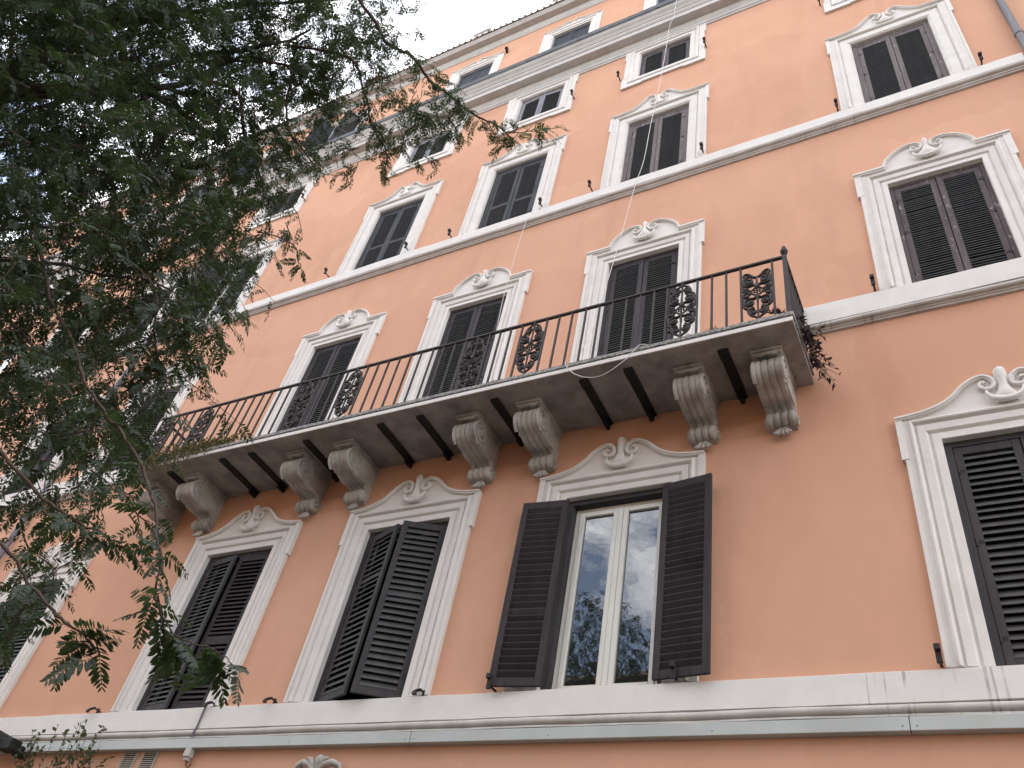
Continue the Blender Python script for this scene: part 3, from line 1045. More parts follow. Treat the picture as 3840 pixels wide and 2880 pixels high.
# casements
def casement(parent, hw, z0, z1, y, mat='casement'):
    f = MB()
    c = 0.004
    f.box(-hw, -hw + 0.055, y - 0.03, y + 0.05, z0, z1, c).box(hw - 0.055, hw, y - 0.03, y + 0.05, z0, z1, c)
    f.box(-hw + 0.055, hw - 0.055, y - 0.03, y + 0.05, z1 - 0.05, z1, c).box(-hw + 0.055, hw - 0.055, y - 0.03, y + 0.05, z0, z0 + 0.03, c)
    put('casement_frame', f.mesh('casement_frame', mat), parent)
    zi0, zi1 = z0 + 0.032, z1 - 0.052
    for s in (-1, 1):
        a, b = sorted((s * (hw - 0.057), s * 0.030))
        g = MB()
        g.box(a, a + 0.058, y - 0.045, y + 0.03, zi0, zi1, 0.006).box(b - 0.058, b, y - 0.045, y + 0.03, zi0, zi1, 0.006)
        g.box(a + 0.058, b - 0.058, y - 0.044, y + 0.03, zi0, zi0 + 0.062, 0.006).box(a + 0.058, b - 0.058, y - 0.044, y + 0.03, zi1 - 0.062, zi1, 0.006)
        put('sash', g.mesh('sash', mat), parent)
        put('pane', MB().box(a + 0.05, b - 0.05, y - 0.012, y + 0.008, zi0 + 0.05, zi1 - 0.05).mesh('pane', 'glass'), parent)
    put('mullion_cover', MB().box(-0.029, 0.029, y - 0.052, y - 0.01, zi0, zi1, 0.005).mesh('mullion_cover', mat), parent)


casement(w4, 0.55, 5.078, 7.275, YW + 0.17)
casement(w31, 0.50, 13.88, 15.92, YW + 0.17)

# ------------------------------------------------------------------ iron shutter stays
hk = MB()
hk.tube([(0, YW + 0.01, 0), (0, YW - 0.06, -0.005), (0, YW - 0.125, 0.0)], 0.012, 6)
hk.box(-0.022, 0.022, YW - 0.15, YW - 0.118, -0.045, 0.095, 0.004)
hk.box(-0.024, 0.024, YW - 0.185, YW - 0.1505, 0.045, 0.095, 0.004)
HK = hk.mesh('shutter_stay', 'iron')
h2 = MB()
h2.tube([(0, YW + 0.01, 0), (0.0, YW - 0.09, 0.01)], 0.01, 6)
cr = [(-0.02 - 0.045 * math.sin(R_(a)) * 1.0, YW - 0.09 - 0.03 * (1 - math.cos(R_(a))), 0.01 - 0.035 + 0.035 * math.cos(R_(a))) for a in range(0, 210, 25)]
h2.tube([(0, YW - 0.09, 0.01)] + cr, 0.016, 6)
h2.box(-0.012, 0.012, YW - 0.02, YW - 0.045, -0.035, 0.03, 0.002)
HK2 = h2.mesh('shutter_stay', 'iron')
for x, z in ((-0.30, 5.10), (-5.085, 5.085), (-7.08, 5.085), (-7.99, 5.075), (-10.03, 5.085), (-4.27, 5.09), (-2.42, 5.09)):
    put('shutter_stay', HK2 if x < -5 else HK, BLD, (x, -0.01, z))
for x, z in ((-0.244, 9.70), (1.62, 9.70), (-4.26, 13.98), (-5.19, 13.94), (-7.04, 13.90), (-8.02, 13.95), (1.655, 13.92), (-0.262, 13.96), (-2.315, 13.99), (-9.957, 13.98), (-15.35, 13.98),
             (-5.12, 17.93), (-4.10, 17.95), (-0.215, 17.90), (-2.33, 17.98), (-6.93, 17.86), (-9.80, 17.98), (-12.3, 17.95)):
    put('shutter_stay', HK, BLD, (x, 0, z))


# ------------------------------------------------------------------ balcony
BX0, BX1 = -10.88, -1.015
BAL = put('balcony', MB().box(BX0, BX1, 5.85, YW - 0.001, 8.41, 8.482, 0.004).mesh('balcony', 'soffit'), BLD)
BAL['label'] = 'long stone balcony on scrolled consoles with cast-iron railing'
put('edge_moulding', MB().box(BX0 + 0.001, BX1 + 0.004, 5.842, 5.853, 8.416, 8.478, 0.003).mesh('edge_moulding', 'trim'), BAL)
st = MB()
x = BX0 - 0.02
while x < BX1 + 0.02 - 0.01:
    w = min(rng.uniform(1.3, 1.9), BX1 + 0.02 - x)
    st.box(x, x + w - 0.004, 5.832 + rng.uniform(-0.002, 0.002), YW - 0.042, 8.49, 8.548, 0.006)
    x += w
put('floor_slab', st.mesh('floor_slab', 'stone'), BAL)
put('gap_shade_strip', MB().box(BX0 + 0.01, BX1 - 0.01, 5.87, YW - 0.045, 8.4815, 8.4905).mesh('gap_shade_strip', 'beam'), BAL)  # solid black strip; the recess's shade is put into its colour


def console_mesh():
    mb = MB()
    hw = 0.145
    cy, cz, r = 6.312, 8.192, 0.158
    front = [(6.20 - 0.02, 8.346)]
    for a in range(120, 291, 14):
        front.append((cy + r * math.cos(R_(a)), cz + r * math.sin(R_(a))))
    front += [(6.44, 8.018), (6.52, 8.012), (6.60, 8.022), (6.66, 8.018), (6.70, 7.985), (6.715, 7.94)]
    front = catmull(front, 3)
    nf = len(front)
    back = [(6.715, 7.80), (6.80, 7.79), (6.80, 8.346)]
    xs = np.linspace(-hw, hw, 41)
    vs, fs = [], []
    nb = len(back)
    for x in xs:
        u = (x + hw) / (2 * hw) * 4
        fr = u - math.floor(u) if u < 4 else 1.0
        amp = abs(math.sin(math.pi * fr)) ** 0.45
        off = 0.016 * (1 - amp)
        for i, (y, z) in enumerate(front):
            a, b = front[max(i - 1, 0)], front[min(i + 1, nf - 1)]
            ty, tz = b[0] - a[0], b[1] - a[1]
            L = math.hypot(ty, tz) or 1
            vs.append((x, y - tz / L * off, z + ty / L * off))
        for y, z in back:
            vs.append((x, y, z))
    m = nf + nb
    for i in range(len(xs) - 1):
        for k in range(m):
            k2 = (k + 1) % m
            fs.append((i * m + k, (i + 1) * m + k, (i + 1) * m + k2, i * m + k2))
    fs.append(tuple(range(m)))
    fs.append(tuple(range(len(xs) * m - 1, (len(xs) - 1) * m - 1, -1)))
    mb.add(vs, fs)
    for s in (-1, 1):
        sp, rr = [], []
        for i in range(44):
            a = R_(250 - i * 17)
            rad = 0.135 * (1 - i / 44) + 0.03
            sp.append((s * (hw + 0.006), cy + rad * math.cos(a), cz + rad * math.sin(a)))
            rr.append(0.021 - 0.008 * i / 44)
        mb.tube(sp, rr, 6)
        mb.blob((s * hw, cy, cz), (0.035, 0.03, 0.03))
        # scroll ring and raised S line
        line = [(s * (hw + 0.001), y + 0.018, z + 0.02) for y, z in front[int(nf * 0.62):int(nf * 0.97)]]
        mb.tube(line, 0.014, 6)
    # lower roll with ribs
    ly, lz, lr = 6.72, 7.885, 0.092
    prof = []
    hw2 = hw + 0.006
    for i in range(33):
        u = i / 32 * 4
        fr = u - math.floor(u) if u < 4 else 1.0
        prof.append((lr - 0.02 * (1 - abs(math.sin(math.pi * fr)) ** 0.5), -hw2 + 2 * hw2 * i / 32))
    seg = 20
    vs, fs = [], []
    for rr_, x in prof:
        for k in range(seg):
            a = 2 * math.pi * k / seg
            vs.append((x, ly + rr_ * math.cos(a), lz + rr_ * math.sin(a)))
    n = len(prof)
    for i in range(n - 1):
        for k in range(seg):
            k2 = (k + 1) % seg
            fs.append((i * seg + k, (i + 1) * seg + k, (i + 1) * seg + k2, i * seg + k2))
    fs.append(tuple(range(seg)))
    fs.append(tuple(range(n * seg - 1, (n - 1) * seg - 1, -1)))
    mb.add(vs, fs)
    for s in (-1, 1):
        sp = []
        for i in range(26):
            a = R_(60 - i * 20)
            rad = 0.068 * (1 - i / 26) + 0.018
            sp.append((s * (hw2 + 0.001), ly + rad * math.cos(a), lz + rad * math.sin(a)))
        mb.tube(sp, 0.014, 6)
        mb.blob((s * hw2, ly, lz), (0.03, 0.022, 0.022))
    # acanthus drop below the roll
    for k, a in enumerate((-62, -34, 0, 34, 62)):
        x1 = math.sin(R_(a)) * 0.085
        L = 0.105 * math.cos(R_(a) * 0.55)
        mb.tube([(x1 * 0.25, 6.742, 7.80), (x1 * 0.7, 6.735, 7.80 - L * 0.55), (x1 * 1.05, 6.722, 7.80 - L * 0.95), (x1 * 1.22, 6.705, 7.80 - L)], [0.018, 0.02, 0.022, 0.008], 7)
    # abacus
    mb.box(-0.166, 0.166, 6.128, YW - 0.0005, 8.374, 8.4095, 0.004)
    mb.box(-0.154, 0.154, 6.148, YW - 0.0005, 8.346, 8.3738, 0.006)
    # broken leaf on the throat
    mb.tube([(-0.11, 6.17, 8.345), (-0.05, 6.155, 8.335), (0.0, 6.15, 8.34), (0.06, 6.157, 8.332), (0.11, 6.17, 8.345)], [0.012, 0.024, 0.018, 0.024, 0.012], 7)
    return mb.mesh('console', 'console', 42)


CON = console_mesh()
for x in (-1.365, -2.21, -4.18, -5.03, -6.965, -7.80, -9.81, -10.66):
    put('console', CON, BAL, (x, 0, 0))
for x in (-1.785, -2.852, -3.40, -4.572, -5.655, -6.262, -7.50, -8.50, -9.05, -10.13):
    b = MB().box(-0.054, 0.054, 6.0 + rng.uniform(-0.03, 0.02), YW - 0.002, 8.384, 8.4085, 0.003)
    b.box(-0.02, 0.02, 6.66, YW - 0.002, 8.31, 8.3838)
    for i in range(5):
        b.box(-0.062, -0.052, 6.02 + i * 0.025, 6.04 + i * 0.025 + rng.uniform(0, 0.02), 8.39, 8.4085)
    put('steel_beam', b.mesh('steel_beam', 'beam'), BAL, (x, 0, 0))

# railing
YR = 5.885
rail = MB().box(-10.90, -1.03, YR - 0.02, YR + 0.02, 9.528, 9.562, 0.005)
rail.box(-1.07, -1.03, YR + 0.0202, YW - 0.001, 9.528, 9.562, 0.005).box(-10.90, -10.86, YR + 0.0202, YW - 0.001, 9.528, 9.562, 0.005)
put('handrail', rail.mesh('handrail', 'iron'), BAL)
BARS = [-1.19, -1.54, -1.705, -1.87, -2.04, -2.40, -2.565, -2.738, -2.915, -3.095, -3.268, -3.448, -3.632, -3.81, -3.98, -4.33, -4.497, -4.655, -4.812, -5.17, -5.345, -5.52, -5.69, -5.883, -6.053, -6.237, -6.42, -6.597, -6.775,
        -7.13, -7.30, -7.47, -7.64, -8.0, -8.19, -8.37, -8.55, -8.72, -8.90, -9.075, -9.24, -9.43, -9.62, -9.98, -10.15, -10.32, -10.50, -10.85]
BAR = MB().box(-0.012, 0.012, -0.012, 0.012, 8.54, 9.53, 0.003).mesh('baluster', 'iron')
for x in BARS:
    put('baluster', BAR, BAL, (x, YR, 0), 0)
for i in range(7):
    put('baluster', BAR, BAL, (-1.05, YR + 0.10 + i * 0.122, 0))
    put('baluster', BAR, BAL, (-10.88, YR + 0.10 + i * 0.122, 0))
put('corner_post', MB().box(-1.073, -1.027, YR - 0.023, YR + 0.023, 8.545, 9.575, 0.005).mesh('corner_post', 'iron'), BAL)
put('finial', MB().lathe_z([(0.018, 9.57), (0.03, 9.585), (0.022, 9.6), (0.04, 9.625), (0.043, 9.65), (0.032, 9.68), (0.018, 9.69), (0.026, 9.705), (0.02, 9.725), (0.008, 9.738)], -1.05, YR, 14).mesh('finial', 'iron', 60), BAL)


def panel_mesh(full=True):
    mb = MB()

    def spiral(cx, cz, r0, r1, a0, turns, rad=0.0085, n=26, flip=1):
        p = []
        for i in range(n):
            u = i / (n - 1)
            a = R_(a0 + flip * 360 * turns * u)
            r = r0 + (r1 - r0) * u
            p.append((cx + r * math.cos(a), cz + r * math.sin(a)))
        return p, [rad * (1.1 - 0.35 * i / (n - 1)) for i in range(n)]

    def lay(p, rr):
        for s in (-1, 1):
            mb.tube([(s * a, 0, b) for a, b in p], [q_ * 1.6 for q_ in rr], 6)

    cz = 9.065
    # rosette
    ring = [(0.062 * math.cos(R_(a)), 0, cz + 0.062 * math.sin(R_(a))) for a in range(0, 361, 20)]
    mb.tube(ring, 0.011, 6, caps=False)
    for k in range(6):
        a = R_(60 * k + 30)
        mb.blob((0.033 * math.cos(a), -0.006, cz + 0.033 * math.sin(a)), (0.015, 0.012, 0.015), 7, 5)
    mb.blob((0, -0.01, cz), (0.014, 0.014, 0.014))
    for sz in ((1, -1) if full else (1, -1)):
        def zz(v):
            return cz + sz * v
        q = lambda pts: [(a, zz(b)) for a, b in pts]
        # side curls next to the rosette
        p, r = spiral(0.118, 0.05, 0.045, 0.012, 200, 1.35, 0.0095)
        lay(q(p), r)
        p, r = spiral(0.125, 0.0, 0.03, 0.008, 160, 1.1, 0.008)
        lay(q(p), r)
        # big scrolls
        p, r = spiral(0.088, 0.175, 0.066, 0.016, 240, 1.5, 0.0115)
        lay(q(p), r)
        lay(q([(0.012, 0.075), (0.02, 0.11), (0.045, 0.118), (0.07, 0.115)]), [0.012] * 4)
        lay(q(catmull([(0.148, 0.19), (0.145, 0.235), (0.115, 0.268), (0.075, 0.275), (0.05, 0.25)], 3)), [0.0095] * 13)
        lay(q(catmull([(0.155, 0.05), (0.162, 0.09), (0.15, 0.125), (0.152, 0.16)], 3)), [0.009] * 10)
        for a, b in ((0.088, 0.175), (0.105, 0.19), (0.07, 0.165), (0.118, 0.06), (0.128, 0.245), (0.10, 0.115)):
            for s in (-1, 1):
                mb.blob((s * a, -0.004, zz(b)), (0.026, 0.013, 0.02), 6, 4)
        # stem
        mb.tube([(0, 0, zz(0.06)), (0, -0.004, zz(0.14)), (0, 0, zz(0.26))], [0.02, 0.015, 0.010], 7)
        if full or sz < 0:
            p, r = spiral(0.048, 0.335, 0.046, 0.010, 250, 1.35, 0.0105)
            lay(q(p), r)
            lay(q(catmull([(0.098, 0.27), (0.105, 0.30), (0.098, 0.34), (0.075, 0.385), (0.03, 0.42), (0.012, 0.44)], 3)), [0.009] * 16)
            for s in (-1, 1):
                mb.blob((s * 0.05, -0.003, zz(0.34)), (0.02, 0.011, 0.02), 6, 4)
            mb.tube([(0, 0, zz(0.26)), (0, 0, zz(0.40)), (0, 0, zz(0.47 if sz > 0 else 0.525))], [0.011, 0.012, 0.022], 7)
        else:
            lay(q(catmull([(0.02, 0.24), (0.05, 0.27), (0.085, 0.315), (0.125, 0.33), (0.142, 0.30), (0.13, 0.265)], 3)), [0.0115] * 16)
    return mb.mesh('ornamental_panel', 'iron', 60)


PAN, PANB = panel_mesh(True), panel_mesh(False)
for i, x in enumerate((-1.365, -2.22, -4.155, -4.99, -6.952, -7.82, -9.80, -10.675)):
    o = put('ornamental_panel', PANB if i == 0 else PAN, BAL, (x, YR, 0))
    if i == 0:
        o['label'] = 'cast-iron panel whose upper tip has broken off'

# ------------------------------------------------------------------ small things fixed to the front
for px, zt, zbm in ((-14.80, 19.05, 0.05), (2.20, 19.05, 0.05)):
    p = put('drainpipe', MB().tube([(px, YW - 0.085, zbm), (px, YW - 0.085, zt)], 0.052, 14).mesh('drainpipe', 'pipe', 50), BLD)
    for z in np.arange(2.0, 19, 2.05):
        put('pipe_collar', MB().tube([(px, YW - 0.085, z), (px, YW - 0.085, z + 0.06)], 0.060, 14).box(px - 0.012, px + 0.012, YW - 0.05, YW + 0.005, z + 0.01, z + 0.05).mesh('pipe_collar', 'pipe', 50), p)
for xa, xb in ((-9.18, -8.955), (-8.85, -8.61)):
    v = put('vent_grille', MB().box(xa, xa + 0.016, YW - 0.02, YW - 0.001, 4.16, 4.562).box(xb - 0.016, xb, YW - 0.02, YW - 0.001, 4.16, 4.562).box(xa + 0.016, xb - 0.016, YW - 0.019, YW - 0.001, 4.55, 4.562)
            .box(xa + 0.016, xb - 0.016, YW - 0.004, YW - 0.0008, 4.16, 4.55).mesh('vent_grille', 'grill'), BLD)
    put('shade_plate', MB().box(xa + 0.017, xb - 0.017, YW - 0.0065, YW - 0.0045, 4.165, 4.549).mesh('shade_plate', 'shade_black'), v)  # black sheet paints in the shade between the vent slats
    sm = MB().add([(xa + 0.017, YW - 0.018, -0.008), (xb - 0.017, YW - 0.018, -0.008), (xb - 0.017, YW - 0.007, 0.006), (xa + 0.017, YW - 0.007, 0.006), (xa + 0.017, YW - 0.018, -0.005), (xb - 0.017, YW - 0.018, -0.005), (xb - 0.017, YW - 0.007, 0.009), (xa + 0.017, YW - 0.007, 0.009)],
                  [(0, 3, 2, 1), (4, 5, 6, 7), (0, 1, 5, 4), (2, 3, 7, 6), (0, 4, 7, 3), (1, 2, 6, 5)]).mesh('slat', 'grill')
    for i in range(16):
        put('slat', sm, v, (0, 0, 4.175 + i * 0.024))
put('band_cable', MB().tube([(-8.10, YW - 0.06, 5.075), (-8.09, YW - 0.083, 5.045), (-8.085, YW - 0.083, 4.81), (-8.08, YW - 0.10, 4.745), (-8.09, YW - 0.095, 4.685)], 0.012, 7).mesh('band_cable', 'pipe', 50), BLD)

crest = MB()
crest.add(*(lambda q: (q.v, q.f))(tongue([(4.10, 0.06, 0.03), (4.2, 0.08, 0.07), (4.3, 0.05, 0.08), (4.38, 0.07, 0.10), (4.44, 0.06, 0.10), (4.475, 0.03, 0.07), (4.485, 0.008, 0.03)], YW)))
for s in (-1, 1):
    crest.tube([(s * 0.02, YW - 0.07, 4.30), (s * 0.10, YW - 0.08, 4.37), (s * 0.19, YW - 0.07, 4.395), (s * 0.27, YW - 0.05, 4.37), (s * 0.30, YW - 0.04, 4.31), (s * 0.25, YW - 0.04, 4.28)], [0.03, 0.035, 0.035, 0.03, 0.022, 0.012], 8)
    crest.tube([(s * 0.05, YW - 0.07, 4.34), (s * 0.09, YW - 0.09, 4.42), (s * 0.14, YW - 0.09, 4.43)], [0.03, 0.03, 0.012], 8)
    crest.tube([(s * 0.2, YW - 0.03, 4.33), (s * 0.6, YW - 0.03, 4.2), (s * 0.9, YW - 0.03, 4.12)], 0.04, 8)
for v_i, v in enumerate(crest.v):
    crest.v[v_i] = (v[0] - 6.15, v[1], v[2])
put('carved_crest', crest.mesh('carved_crest', 'console', 50), BLD)

# ------------------------------------------------------------------ separate things hung on the facade
L = thing('wall_lamp', 'dark metal floodlight on the wall below the lowest string course', 'lamp', (-11.55, 6.7, 4.7))
hs = MB().add([(-12.2, 6.30, 4.62), (-11.25, 6.42, 4.60), (-11.25, 6.74, 4.60), (-12.2, 6.66, 4.62), (-12.15, 6.34, 4.80), (-11.45, 6.46, 4.78), (-11.40, 6.72, 4.76), (-12.15, 6.64, 4.80)],
              [(0, 3, 2, 1), (4, 5, 6, 7), (0, 1, 5, 4), (1, 2, 6, 5), (2, 3, 7, 6), (3, 0, 4, 7)])
put('housing', hs.mesh('housing', 'beam'), L)
put('lens', MB().box(-12.1, -11.45, 6.44, 6.66, 4.585, 4.600).mesh('lens', 'lens'), L)
put('bracket', MB().box(-11.26, -11.02, 6.5, 6.66, 4.52, 4.66, 0.01).box(-11.12, -11.0, 6.64, YW - 0.002, 4.5, 4.62, 0.01).mesh('bracket', 'beam'), L)

L = thing('sensor_box', 'small grey sensor box hanging below the metal band', 'sensor', (-8.06, 6.76, 4.5))
put('casing', MB().box(-8.115, -8.02, YW - 0.09, YW - 0.01, 4.47, 4.568, 0.008).mesh('casing', 'grey_box'), L)
put('cap', MB().box(-8.10, -8.035, YW - 0.075, YW - 0.02, 4.435, 4.469, 0.006).mesh('cap', 'grey_box'), L)
put('cable', MB().tube([(-8.06, YW - 0.04, 4.436), (-8.055, YW - 0.045, 4.40), (-8.03, YW - 0.02, 4.37), (-8.02, YW - 0.004, 4.42)], 0.006, 6).mesh('cable', 'iron'), L)

L = thing('attic_spotlight', 'tiny dark spotlight beside the corner of an attic window surround', 'lamp', (-7.92, 7.1, 23.2))
put('lamp_head', MB().tube([(-7.91, 7.08, 23.27), (-7.89, 7.02, 23.22)], [0.04, 0.05], 10).mesh('lamp_head', 'beam'), L)
put('bracket', MB().box(-7.94, -7.91, 7.06, YA, 23.17, 23.3, 0.004).mesh('bracket', 'beam'), L)

cp = catmull([(-2.84, 6.34, 19.86), (-2.845, 6.325, 19.3), (-2.85, 6.31, 18.82), (-2.915, 6.3, 18.42), (-2.935, 6.3, 17.6), (-2.957, 6.3, 16.88), (-3.003, 6.3, 15.86), (-3.075, 6.3, 14.58), (-3.122, 6.3, 13.5), (-3.22, 6.3, 12.8), (-3.332, 6.3, 11.6), (-3.432, 6.28, 10.55), (-3.50, 6.24, 9.72), (-3.545, 6.12, 9.1), (-3.56, 5.98, 8.66), (-3.562, 5.88, 8.565), (-3.563, 5.822, 8.556), (-3.557, 5.80, 8.509), (-3.494, 5.80, 8.395), (-3.392, 5.80, 8.28), (-3.24, 5.80, 8.189), (-3.098, 5.80, 8.166), (-2.967, 5.80, 8.218), (-2.871, 5.80, 8.29), (-2.776, 5.80, 8.371), (-2.70, 5.81, 8.50), (-2.65, 5.822, 8.558), (-2.56, 5.86, 8.56), (-2.48, 5.90, 8.556)], 4)
o = put('hanging_cord', MB().tube(cp, 0.0055, 6).mesh('hanging_cord', 'cord', 60))
o['label'] = 'long white cord hanging from the cornice and looping under the balcony edge'
o['category'] = 'cord'
cp = catmull([(-5.40, 6.72, 13.66), (-5.33, 6.6, 13.3), (-5.27, 6.5, 12.2), (-5.27, 6.5, 11.18), (-5.21, 6.5, 10.16), (-5.17, 6.5, 9.4), (-5.15, 6.5, 8.56)], 4)
o = put('hanging_cord', MB().tube(cp, 0.004, 6).mesh('hanging_cord', 'cord', 60))
o['label'] = 'thin pale cord dropping from the string course past one balcony window'
o['category'] = 'cord'


# ------------------------------------------------------------------ leaf scatter helpers (numpy)
def quads_mesh(name, V, tint, mat, extra=None, vpf=4, mats2=None):
    """V: (nfaces*vpf, 3); extra: MB with stems"""
    nv = len(V)
    nf = nv // vpf
    ev, ef = (extra.v, extra.f) if extra else ([], [])
    allv = np.concatenate([np.asarray(V, dtype=np.float32).reshape(-1, 3), np.asarray(ev, dtype=np.float32).reshape(-1, 3)]) if ev else np.asarray(V, dtype=np.float32)
    loops = [np.arange(nv, dtype=np.int32)]
    sizes = [np.full(nf, vpf, dtype=np.int32)]
    if ef:
        loops.append(np.concatenate([np.asarray(f, dtype=np.int32) for f in ef]) + nv)
        sizes.append(np.array([len(f) for f in ef], dtype=np.int32))
    loops = np.concatenate(loops)
    sizes = np.concatenate(sizes)
    me = bpy.data.meshes.new(name)
    me.vertices.add(len(allv))
    me.vertices.foreach_set('co', allv.ravel())
    me.loops.add(len(loops))
    me.loops.foreach_set('vertex_index', loops)
    me.polygons.add(len(sizes))
    st_ = np.concatenate([[0], np.cumsum(sizes)[:-1]]).astype(np.int32)
    me.polygons.foreach_set('loop_start', st_)
    me.polygons.foreach_set('loop_total', sizes)
    me.materials.append(M[mat])
    if ef:
        me.materials.append(M[mats2])
        mi = np.zeros(len(sizes), dtype=np.int32)
        mi[nf:] = 1
        me.polygons.foreach_set('material_index', mi)
    at = me.attributes.new('tint', 'FLOAT', 'POINT')
    tv = np.zeros(len(allv), dtype=np.float32)
    tv[:nv] = tint
    at.data.foreach_set('value', tv)
    me.update(calc_edges=True)
    me.validate()
    return me


def leaf_template(pairs, fine, curl, seed):
    """compound leaf along +x, unit length, leaflets in the x-y plane, normal +z"""
    r = np.random.default_rng(seed)
    out = []
    if fine:
        shape = np.array([(0, 0), (0.2, 0.13), (0.5, 0.19), (0.82, 0.13), (1.0, 0.0), (0.82, -0.13), (0.5, -0.19), (0.2, -0.13)])
    else:
        shape = np.array([(0, 0), (0.45, 0.20), (1.0, 0.0), (0.45, -0.20)])
    for i in range(pairs):
        u = 0.14 + 0.86 * i / (pairs - 1)
        ll = (0.20 + 0.06 * math.sin(math.pi * min(1, u * 1.05))) * (1 - 0.35 * max(0, u - 0.7) / 0.3)
        for s in (-1, 1):
            if r.random() < 0.06:
                continue
            a = R_(68 + r.normal(0, 7) - 18 * u) * s
            rx = shape[:, 0] * ll
            ry = shape[:, 1] * ll * 0.9
            ca, sa = math.cos(a), math.sin(a)
            x = u + rx * ca - ry * sa
            y = rx * sa + ry * ca
            tw = r.normal(0, 0.35)
            z = ry * tw - rx * (0.25 + r.normal(0, 0.12))
            out.append(np.stack([x, y, z], -1))
    # rachis as a thin blade
    k = len(shape)
    for j in range(4):
        x0, x1 = j / 4, (j + 1) / 4
        w = 0.007
        if k == 4:
            q = np.array([(x0, -w, 0), (x1, -w, 0), (x1, w, 0), (x0, w, 0)], float)
        else:
            q = np.array([(x0, -w, 0), ((x0 + x1) / 2, -w, 0), (x1, -w, 0), (x1, 0, 0), (x1, w, 0), ((x0 + x1) / 2, w, 0), (x0, w, 0), (x0, 0, 0)], float)
        out.append(q)
    P = np.concatenate(out)
    P[:, 2] -= curl * P[:, 0] ** 2
    return P


def frames(dirs, ups):
    d = dirs / np.linalg.norm(dirs, axis=1, keepdims=True)
    s = np.cross(ups, d)
    s /= np.linalg.norm(s, axis=1, keepdims=True) + 1e-9
    n = np.cross(d, s)
    return d, s, n


def place(temps, pos, dirs, ups, scale, tint):
    """many leaves -> (verts, tint per vert)"""
    d, s, n = frames(dirs, ups)
    which = nrg.integers(0, len(temps), len(pos))
    Vs, Ts = [], []
    for t, P in enumerate(temps):
        k = np.where(which == t)[0]
        if len(k) == 0:
            continue
        B = np.stack([d[k], s[k], n[k]], 1) * scale[k][:, None, None]
        V = np.einsum('pj,njk->npk', P, B) + pos[k][:, None, :]
        Vs.append(V.reshape(-1, 3))
        Ts.append(np.repeat(tint[k], len(P)))
    return np.concatenate(Vs), np.concatenate(Ts)


# ------------------------------------------------------------------ honey locust
TREE = thing('honey_locust_tree', 'honey locust tree with drooping feathery branches in front of the peach facade', 'tree', (-6.3, 0.6, 0.0))
FORK = Vector((-6.0, 0.75, 4.3))
trunk_pts = catmull([(-6.3, 0.6, -0.02), (-6.28, 0.62, 0.5), (-6.2, 0.66, 1.6), (-6.08, 0.7, 3.0), FORK[:]], 4)
nT = len(trunk_pts)
put('trunk', MB().tube(trunk_pts, [0.26 - 0.10 * min(1, i / (nT - 1) * 1.0) + (0.08 if i == 0 else 0.03 if i == 1 else 0) for i in range(nT)], 14).mesh('trunk', 'bark', 60), TREE)

BLOBS = [(-4.81, 0.2, 6.68, 1.0), (-4.42, 0.5, 7.0, 1.0), (-4.27, 0.83, 7.71, 0.85), (-3.85, 1.11, 7.94, 0.6), (-3.35, 1.28, 8.19, 0.5), (-4.74, 0.6, 6.01, 1.0), (-4.38, 0.88, 6.32, 0.95), (-4.13, 1.13, 6.88, 0.8), (-3.73, 1.3, 7.38, 0.4), (-3.45, 1.22, 7.57, 0.4),
         (-4.22, 0.9, 5.01, 0.85), (-4.01, 1.13, 5.34, 0.8), (-3.97, 1.28, 5.91, 0.65), (-3.80, 1.37, 5.36, 0.5), (-3.85, 1.37, 6.41, 0.3), (-3.97, 1.13, 4.42, 0.75), (-3.77, 1.28, 4.62, 0.75), (-3.55, 1.43, 4.83, 0.42), (-3.36, 1.55, 4.98, 0.22), (-3.4, 1.67, 4.71, 0.14), (-3.34, 1.58, 5.26, 0.18),
         (-3.62, 1.27, 3.78, 0.47), (-3.47, 1.34, 3.98, 0.42), (-3.40, 1.44, 4.07, 0.20), (-3.3, 1.51, 4.27, 0.12), (-3.35, 1.37, 3.35, 0.34), (-3.24, 1.43, 3.48, 0.28), (-3.06, 1.49, 3.33, 0.15), (-3.12, 1.50, 3.62, 0.12), (-2.92, 1.30, 2.86, 0.24), (-2.69, 1.34, 2.77, 0.13), (-2.80, 1.33, 2.66, 0.12), (-2.51, 1.38, 3.02, 0.12),
         (-2.66, 1.69, 6.94, 0.28), (-2.85, 1.77, 6.81, 0.24), (-2.59, 1.94, 6.89, 0.17), (-2.69, 2.0, 6.7, 0.15), (-3.26, 1.75, 6.82, 0.26), (-3.35, 1.54, 7.07, 0.2), (-3.37, 1.60, 6.31, 0.13), (-3.49, 1.54, 5.98, 0.2), (-3.34, 1.72, 5.76, 0.13), (-3.53, 1.56, 5.67, 0.2), (-3.36, 1.76, 5.45, 0.11), (-2.88, 1.48, 7.12, 0.2), (-2.86, 1.42, 7.61, 0.22), (-2.99, 1.86, 6.46, 0.14),
         (-4.81, 0.25, 5.18, 1.1), (-4.45, 0.72, 4.19, 1.0), (-4.14, 1.15, 3.46, 0.5), (-5.24, -0.54, 6.94, 1.2), (-4.46, -0.18, 8.24, 1.2), (-5.69, -0.37, 5.66, 1.3), (-5.05, 0.67, 3.91, 0.8), (-3.8, 0.42, 8.63, 0.8), (-6.0, -0.3, 8.6, 1.2), (-6.9, 0.6, 8.2, 1.3), (-7.2, -0.6, 6.8, 1.3), (-7.4, 1.2, 6.2, 1.2), (-6.5, -0.3, 9.8, 1.1), (-6.2, 0.8, 9.3, 0.9), (-7.3, -0.8, 10.2, 1.1)]

